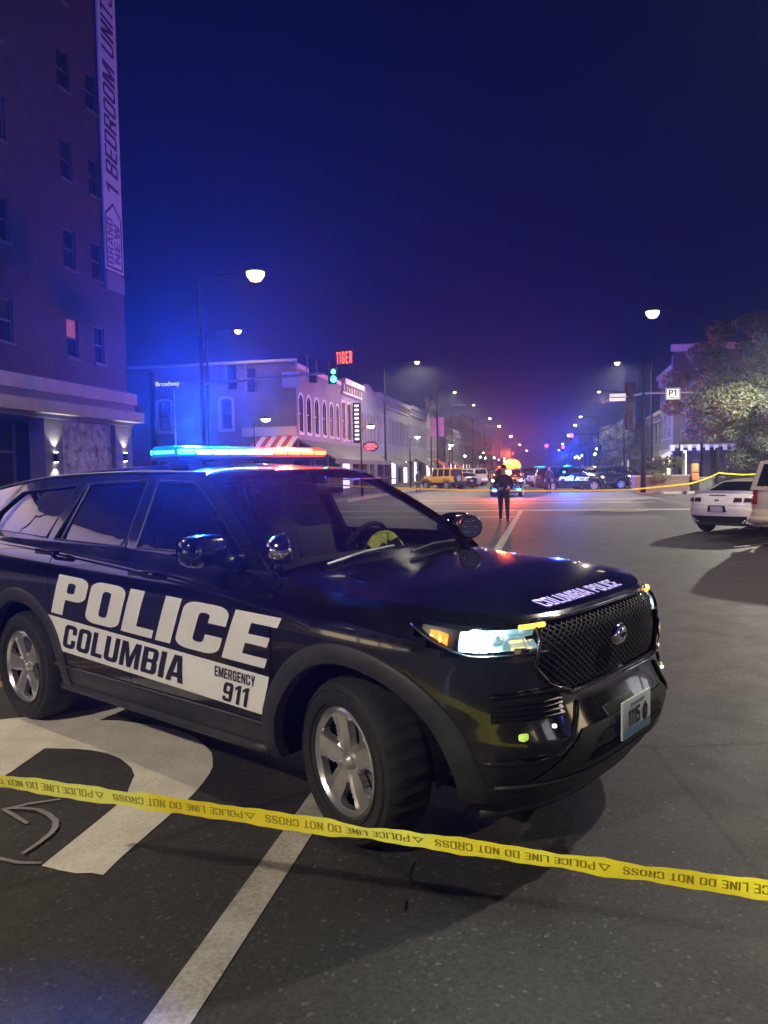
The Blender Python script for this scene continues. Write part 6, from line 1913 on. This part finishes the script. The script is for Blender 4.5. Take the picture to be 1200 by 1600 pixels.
# ------------------------------------------------------------------ people
M['uniform'] = mat('dark_uniform', (.012, .012, .018), .8, var=.3, vscale=12)
M['skin'] = mat('skin', (.38, .22, .16), .55)
M['hair'] = mat('dark_hair', (.02, .014, .01), .8)
M['shoe'] = mat('black_leather', (.01, .01, .01), .4)
def person(label, s, r, heading, legs=(.10, -.06), arms='down', h=1.80, shirt=None):
    o = thing('person', label, 'person', SR(s, r, 0), PI / 2 - TH - math.radians(heading))
    k = h / 1.80
    fl, fr_ = legs        # forward offset of the left / right foot
    # joints: x forward, y left
    J = [((0, 0, .96), .145), ((0, 0, 1.12), .135), ((.01, 0, 1.30), .155), ((.0, 0, 1.44), .11), ((.0, 0, 1.53), .058), ((.02, 0, 1.62), .085), ((.02, 0, 1.72), .092), ((.015, 0, 1.79), .05)]
    E_ = [(i, i + 1) for i in range(7)]
    def chain(start, pts):
        prev = start
        for p, r_ in pts:
            J.append((p, r_)); E_.append((prev, len(J) - 1)); prev = len(J) - 1
        return prev
    for sg, f in ((1, fl), (-1, fr_)):
        chain(0, [((0, sg * .095, .88), .105), ((f * .5 + .03, sg * .105, .50), .068), ((f * .55 + .03, sg * .105, .44), .062), ((f - .02, sg * .11, .10), .045), ((f + .0, sg * .11, .05), .045), ((f + .14, sg * .125, .035), .036)])
        if arms == 'down': ap = [((.0, sg * .19, 1.42), .075), ((-.01 - f * .3, sg * .25, 1.14), .052), ((.05 - f * .6, sg * .26, .92), .038), ((.08 - f * .7, sg * .255, .84), .036)]
        elif arms == 'belt': ap = [((.0, sg * .19, 1.42), .075), ((-.03, sg * .30, 1.16), .052), ((.12, sg * .20, 1.05), .038), ((.17, sg * .12, 1.04), .036)]
        else: ap = [((.0, sg * .19, 1.42), .075), ((.02, sg * .27, 1.16), .052), ((.24, sg * .16, 1.14 if sg > 0 else 1.2), .038), ((.31, sg * .11, 1.17), .036)]
        chain(3, ap)
        hx, hy, hz = ap[-1][0]
        base = len(J) - 1
        d = Vector(ap[-1][0]) - Vector(ap[-2][0]); d.normalize()
        for q in range(4):
            off = Vector((lerp(-.03, .03, q / 3), 0, 0)) if abs(d.z) > .5 else Vector((0, 0, lerp(-.03, .03, q / 3)))
            a = Vector((hx, hy, hz)) + d * .05 + off; b = a + d * (.035 + .006 * (q in (1, 2)))
            chain(base, [(tuple(a), .011), (tuple(b), .010), (tuple(b + d * .02 + Vector((0, -sg * .012, 0))), .008)])
        a = Vector((hx, hy, hz)) + (Vector((.04, 0, -.01)) if abs(d.z) > .5 else Vector((0, 0, .045)))
        chain(base, [(tuple(a), .012), (tuple(a + d * .035), .010)])
    me = bpy.data.meshes.new('body')
    me.from_pydata([(p[0] * k, p[1] * k, p[2] * k) for p, _ in J], E_, [])
    ob = bpy.data.objects.new('body', me); COL.objects.link(ob)
    md = ob.modifiers.new('skin', 'SKIN'); md.use_smooth_shade = True
    sv = me.skin_vertices[0].data
    for i, (_, r_) in enumerate(J): sv[i].radius = ((r_ * k * 1.16,) * 2 if (r_ > .04 and i > 7) else (r_ * k, r_ * k))
    for i in (0, 1, 2): sv[i].radius = (J[i][1] * k * 1.12, J[i][1] * k * .85)
    sv[0].use_root = True
    ss = ob.modifiers.new('sub', 'SUBSURF'); ss.levels = 1
    dg = bpy.context.evaluated_depsgraph_get()
    m2 = bpy.data.meshes.new_from_object(ob.evaluated_get(dg))
    bpy.data.objects.remove(ob)
    m2.name = 'body'
    m2.materials.clear()
    for q in (M['uniform'], M['skin'], M['shoe'], shirt or M['uniform']): m2.materials.append(q)
    for p in m2.polygons:
        z = p.center.z / k
        p.use_smooth = True
        hand = (Vector((abs(p.center.y), p.center.x, 0)).length > 0 and any((Vector(p.center) / k - Vector(J[i][0])).length < .085 for i in hand_ids(J)))
        p.material_index = 1 if (z > 1.52 or hand) else (2 if z < .09 else (3 if z > .98 else 0))
    b = bpy.data.objects.new('body', m2); COL.objects.link(b); b.parent = o
    mm_ = MB()
    def cap(u, v):
        a = u * 2 * PI; t = v * PI * .52
        return ((.015 + .108 * math.sin(t) * math.cos(a)) * k, .098 * math.sin(t) * math.sin(a) * k, (1.72 + .115 * math.cos(t)) * k)
    mm_.grid(cap, 16, 6); mm_.build('hair', M['hair'], o, smooth=True)
    mm_ = MB()
    for sg in (1, -1):
        mm_.rbox(((.108) * k, sg * .034 * k, 1.70 * k), (.012, .024, .010), .003)
    mm_.build('eye', M['ink'], o)
    mm_ = MB(); mm_.rbox((.122 * k, 0, 1.675 * k), (.03, .024, .045), .01); mm_.build('nose', M['skin'], o, smooth=True)
    mm_ = MB(); mm_.lathe([(.165, -.02), (.172, 0), (.165, .025)], 20, (0, 0, .99 * k)); mm_.v = [(x, y * 1.0, z) for x, y, z in mm_.v]
    for a in (-1.9, -1.1, 1.1, 1.9, 2.8): mm_.rbox((.17 * math.cos(a), .17 * math.sin(a), .97 * k), (.06, .06, .11), .015)
    mm_.build('duty_belt', M['shoe'], o, smooth=True, angle=40)
    return o
def hand_ids(J): return [i for i, (p, r_) in enumerate(J) if abs(r_ - .036) < 1e-6 and p[2] > .5]
person('officer in dark uniform walking towards the camera in front of the orange lights', 25.3, -1.35, 176, (.14, -.16), 'belt')
person('officer in dark uniform standing left of the orange lights', 52, -3.2, 150, (.04, 0), 'belt')
person('person in dark clothes standing between the orange and the blue lights', 53.5, .15, 200, (.03, -.03), 'down', 1.84)
person('small figure on the right pavement behind the tree', 59.5, 12.6, 230, (.08, -.05), 'down', 1.75)
person('small figure at the kerb between the parked cars on the left', 60, -9.8, 120, (.08, -.05), 'down', 1.72)

# ------------------------------------------------------------------ planter, street box, tree, plants
M['leaf'] = mat('foliage', (.115, .125, .08), .7, var=.5, vscale=.8)
M['leaf2'] = mat('foliage_dark', (.08, .09, .06), .75, var=.5, vscale=.9)
M['leaf3'] = mat('foliage_light', (.17, .18, .09), .7, var=.4, vscale=1.1)
M['bark'] = mat('bark', (.06, .045, .035), .9, var=.4, vscale=8, bump=.8, bscale=25)
M['planterbrick'] = brick_mat('planter_brick', (.20, .10, .09), (.16, .08, .07), (.2, .18, .17))
M['orangebox'] = mat('orange_panel', (.55, .16, .06), .6, var=.3, vscale=4)
M['yellowbox'] = mat('ochre_panel', (.40, .28, .08), .6, var=.5, vscale=5)
pb = street_thing('brick_planter', 'long low brick planter on the far right corner of the junction', 'planter', 52.0, 7.05, .12)
mm = MB(); mm.box(-1.6, 1.6, -.5, 1.6, 0, .92); mm.build('planter_wall', M['planterbrick'], pb)
mm = MB(); mm.box(-1.66, 1.66, -.56, -.30, .925, 1.0); mm.box(-1.66, 1.66, 1.4, 1.66, .925, 1.0); mm.box(-1.66, -1.4, -.298, 1.398, .925, 1.0); mm.box(1.4, 1.66, -.298, 1.398, .925, 1.0); mm.build('coping', M['stonetrim'], pb)
mm = MB(); mm.box(-1.38, 1.38, -.28, 1.38, .922, .97); mm.build('soil', M['matt'], pb)
def leaf_cloud(centres, n, size, rng):
    """many small leaf quads spread through overlapping clumps"""
    mm_ = MB()
    V, F = mm_.v, mm_.f
    tot = sum(c[3] ** 2 for c in centres)
    for cx, cy, cz, cr_ in centres:
        k_ = max(6, int(n * cr_ ** 2 / tot))
        for _ in range(k_):
            while True:
                x, y, z = rng.uniform(-1, 1), rng.uniform(-1, 1), rng.uniform(-1, 1)
                d = x * x + y * y + z * z
                if .25 < d < 1: break
            p = Vector((cx + x * cr_, cy + y * cr_, cz + z * cr_ * .75))
            a = Vector((rng.gauss(0, 1), rng.gauss(0, 1), rng.gauss(0, .6))).normalized()
            b = a.cross(Vector((rng.gauss(0, 1), rng.gauss(0, 1), rng.gauss(0, 1)))).normalized()
            sz = size * rng.uniform(.6, 1.4)
            i = len(V)
            V.extend([tuple(p - a * sz), tuple(p + b * sz * .42), tuple(p + a * sz), tuple(p - b * sz * .42)])
            F.append((i, i + 1, i + 2, i + 3)); mm_.m.append(0)
    return mm_
def make_tree(name, label, s, r, h, crown_r, seed, nleaf, size=.10, trunk=.16, fork=.22, z0=.13):
    rng = random.Random(seed)
    o = street_thing(name, label, 'tree', s, r, z0)
    mt = MB(); tips = []
    def limb(p, d, l, r0, depth):
        pts = [p]; rs = [r0]; q = p.copy(); dd = d.copy()
        for i in range(4):
            dd = (dd + Vector((rng.gauss(0, .12), rng.gauss(0, .12), .05))).normalized()
            q = q + dd * l / 4; pts.append(q.copy()); rs.append(lerp(r0, r0 * .55, (i + 1) / 4))
        mt.tube(pts, rs, 7 if depth < 2 else 5)
        if depth >= 3: tips.append(q); return
        for k_ in range(rng.choice((2, 3)) if depth else 4):
            a = rng.uniform(0, 2 * PI) if depth else 2 * PI * k_ / 4 + rng.uniform(-.4, .4)
            sp_ = rng.uniform(.5, .95)
            nd = (dd + Vector((math.cos(a) * sp_, math.sin(a) * sp_, rng.uniform(-.1, .25)))).normalized()
            limb(q, nd, l * rng.uniform(.62, .85), rs[-1] * .8, depth + 1)
        tips.append(q)
    limb(Vector((0, 0, 0)), Vector((.05, 0, 1)), h * fork, trunk, 0)
    mt.build('trunk', M['bark'], o, smooth=True)
    cs = []
    for t in tips: cs.append((t.x, t.y, min(t.z, h * .92), crown_r * rng.uniform(.16, .30)))
    for _ in range(70):
        a = rng.uniform(0, 2 * PI); zf = rng.uniform(.0, 1)
        prof = math.sin(PI * min(1, (zf * .80 + .16))) ** .7
        rr_ = crown_r * prof * math.sqrt(rng.uniform(.15, 1))
        cs.append((rr_ * math.cos(a), rr_ * math.sin(a), h * lerp(fork + .06, .97, zf), crown_r * rng.uniform(.12, .26)))
    a_, b_, c_ = cs[::3], cs[1::3], cs[2::3]
    leaf_cloud(a_, nleaf // 3, size, rng).build('foliage', M['leaf'], o, recalc=False)
    leaf_cloud(b_, nleaf // 3, size, rng).build('foliage', M['leaf2'], o, recalc=False)
    leaf_cloud(c_, nleaf // 3, size, rng).build('foliage', M['leaf3'], o, recalc=False)
    for ch in o.children:
        if ch.name.startswith('foliage'): ch['kind'] = 'stuff'
    return o
make_tree('street_tree', 'large leafy tree on the right behind the white coupe, lit by the street lamp', 52.8, 12.2, 10.7, 5.0, 5, 130000, .10)
make_tree('street_tree', 'small street tree beyond the signal mast on the right', 88, 7.2, 6.5, 2.2, 8, 9000, .12, .10, .3)
make_tree('street_tree', 'second leafy tree at the right edge behind the large one', 55, 18.5, 9.5, 4.0, 21, 24000, .12)
def shrub(label, s, r, z, w, h, n, seed, leafm='leaf2', size=.06):
    rng = random.Random(seed); o = street_thing('shrub', label, 'plant', s, r, z)
    cs = [(rng.uniform(-w, w), rng.uniform(-.5, .5), rng.uniform(.15, h), rng.uniform(.16, .34)) for _ in range(14)]
    mm_ = MB()
    for c in cs[:8]: mm_.tube([(c[0] * .3, c[1] * .3, 0), (c[0] * .8, c[1] * .8, c[2] * .6), c[:3]], [.02, .012, .006], 5)
    mm_.build('stem', M['bark'], o)
    f_ = leaf_cloud(cs, n, size, rng).build('foliage', M[leafm], o, recalc=False); f_['kind'] = 'stuff'
shrub('dark spiky shrub in the left half of the brick planter', 52.5, 6.3, 1.08, .7, .95, 3500, 3)
shrub('dark rounded shrub in the right half of the brick planter', 52.6, 7.6, 1.08, .7, 1.1, 3500, 4)
shrub('pale green trailing plant hanging over the front of the brick planter', 51.55, 7.05, .80, .4, .38, 1200, 9, 'leaf3', .05)
sb = street_thing('street_box', 'tall orange topped street box with a dark base at the end of the brick planter', 'street box', 51.5, 9.0, .13)
mm = MB(); mm.rbox((0, 0, .32), (.46, .46, .64), .03); mm.build('base', M['matt'], sb, smooth=True, angle=40)
mm = MB(); mm.rbox((0, 0, .88), (.42, .42, .46), .03); mm.build('orange_panel', M['orangebox'], sb, smooth=True, angle=40)
mm = MB(); mm.rbox((0, 0, 1.42), (.44, .40, .58), .10); mm.build('top_panel', M['yellowbox'], sb, smooth=True, angle=40)
lw = street_thing('low_wall', 'low grey wall on the pavement behind the street box', 'wall', 54, 11.5, .13)
mm = MB(); mm.box(-2.2, 3.2, 0, .3, 0, .75); mm.build('wall_block', M['concrete'], lw)
mm = MB(); mm.box(-2.25, 3.25, -.05, .35, .752, .82); mm.build('coping', M['stonetrim'], lw)
for i, (s, r) in enumerate(((47.5, 9.5), (49, 13.2))):
    o = street_thing('post', ['wooden post holding the far yellow tape beside the coupe', 'pale post at the right holding the end of the far tape'][i], 'post', s, r, 0)
    mm = MB(); mm.tube([(0, 0, 0), (0, 0, 2.6)], .10, 8); mm.build('shaft', M['darksteel'] if i == 0 else M['stonetrim'], o)
    mm = MB(); mm.lathe([(.14, 2.6), (.14, 2.66), (0, 2.7)], 10); mm.build('cap', M['darksteel'], o)

# ------------------------------------------------------------------ police line tape
def tape_mat():
    m = mat('yellow_tape', (.92, .76, .03), .38, var=.08, vscale=9, bump=.12, bscale=14)
    N = m.node_tree.nodes; L = m.node_tree.links
    t = N.new('ShaderNodeBsdfTranslucent'); t.inputs[0].default_value = (.9, .72, .04, 1)
    x = N.new('ShaderNodeMixShader'); x.inputs[0].default_value = .4
    L.new(N['Principled BSDF'].outputs[0], x.inputs[1]); L.new(t.outputs[0], x.inputs[2]); L.new(x.outputs[0], N['Material Output'].inputs[0])
    return m
M['tape'] = tape_mat()
def make_tape(name, label, pts, width, tilt, text=False, seg=120):
    o = thing(name, label, 'tape', (0, 0, 0))
    pts = [Vector(p) for p in pts]
    # cumulative length
    L_ = [0]
    for a, b in zip(pts, pts[1:]): L_.append(L_[-1] + (b - a).length)
    T = L_[-1]
    def at(u):
        d = u * T
        for i in range(len(pts) - 1):
            if d <= L_[i + 1] + 1e-9:
                t = (d - L_[i]) / (L_[i + 1] - L_[i]); return pts[i].lerp(pts[i + 1], t), (pts[i + 1] - pts[i]).normalized()
        return pts[-1], (pts[-1] - pts[-2]).normalized()
    def P(u, v, off=0.0):
        c, d = at(min(1, max(0, u)))
        sag = -4 * u * (1 - u) * .02 * T * (0 if text else 1)
        tl = tilt + ((.09 * math.sin(9 * u + 2) + .08 * math.sin(25 * u) + .05 * math.sin(61 * u)) if text else 0)
        side = Vector((0, 0, 1)); nrm = d.cross(side).normalized()
        up = side * math.cos(tl) + nrm * math.sin(tl)
        nn = d.cross(up).normalized()
        curl = (.003 * math.sin(u * 37) + .003 * math.sin(u * 83 + 1) + .0015 * math.sin(u * 210)) * (1 if text else 0)
        p = c + up * ((v - .5) * width) + nn * (off + curl * (v - .5) * 2) + Vector((0, 0, sag + ((0.0008 * math.sin(u * 21 + .5) + .0006 * math.sin(u * 67)) if text else 0)))
        return (p.x, p.y, p.z)
    mm_ = MB(); mm_.grid(lambda u, v: P(u, v), seg, 3 if text else 1); mm_.build('tape_strip', M['tape'], o, smooth=True)
    if text:
        unit = T / round(T / .60); k_ = 0
        while (k_ + .9) * unit < T:
            # print is upside down as seen from the camera
            base = (k_ + 1) * unit - .02
            mm_ = MB()
            fn = lambda u, v: P((base - u) / T, 1 - v, .0012)
            lettering(mm_, 'POLICE LINE DO NOT CROSS', fn, h=.44, x0=0, y0=.26, total=.50, font=LIGHT)
            mm_.build('tape_print', M['tapeink'], o)
            mm_ = MB(); mm_.poly([(.535, .3), (.575, .3), (.555, .7)], [[(.544, .36), (.566, .36), (.555, .58)]], fn)
            mm_.build('tape_mark', M['tapeink'], o)
            k_ += 1
    return o
M['tapeink'] = mat('tape_print_ink', (.42, .33, .02), .5)
make_tape('police_tape', 'yellow police line tape stretched across the foreground in front of the car', [TP0, TPM, TP1], .064, TAPETILT, True, 160)
make_tape('police_tape', 'yellow tape strung across the far side of the junction behind the walking officer', [SR(38, -12.5, 1.20), SR(38, -7.6, 1.18), SR(38, -1.9, 1.16), SR(38.5, 3.8, 1.13), SR(41, 7.0, 1.22), SR(47.3, 9.5, 1.22)], .075, 0.1)
make_tape('police_tape', 'short length of yellow tape between the two posts behind the coupe', [SR(47.3, 9.5, 1.26), SR(48.0, 11, 1.20), SR(48.8, 13.2, 1.24)], .075, 0.1)

for o_ in list(SC.objects):
    if o_.parent is None and 'category' in o_.keys() and 'group' not in o_.keys():
        g_ = {'street lamp': 'street lamps lining the street', 'tape': 'yellow police tape', 'traffic signal': 'traffic signals', 'tree': 'street trees'}.get(o_['category'])
        if o_['category'] == 'car': g_ = 'cars parked along the street'
        if o_['category'] == 'police car' and o_ is not car: g_ = 'police cars beyond the junction'
        if g_: o_['group'] = g_
# ------------------------------------------------------------------ night haze, added so lamps glow and a blue lens veil forms
m = MB(); m.box(-260, 260, -45, 420, -1.0, 26.0)
hz = m.build('haze', bpy.data.materials.new('haze'))
hz['kind'] = 'stuff'
hm = hz.data.materials[0]; hm.use_nodes = True
N = hm.node_tree.nodes; Lk = hm.node_tree.links
N.remove(N['Principled BSDF'])
pv = N.new('ShaderNodeVolumePrincipled')
pv.inputs['Color'].default_value = (.60, .70, 1.0, 1)
pv.inputs['Density'].default_value = HAZE
pv.inputs['Anisotropy'].default_value = .84
Lk.new(pv.outputs[0], N['Material Output'].inputs['Volume'])
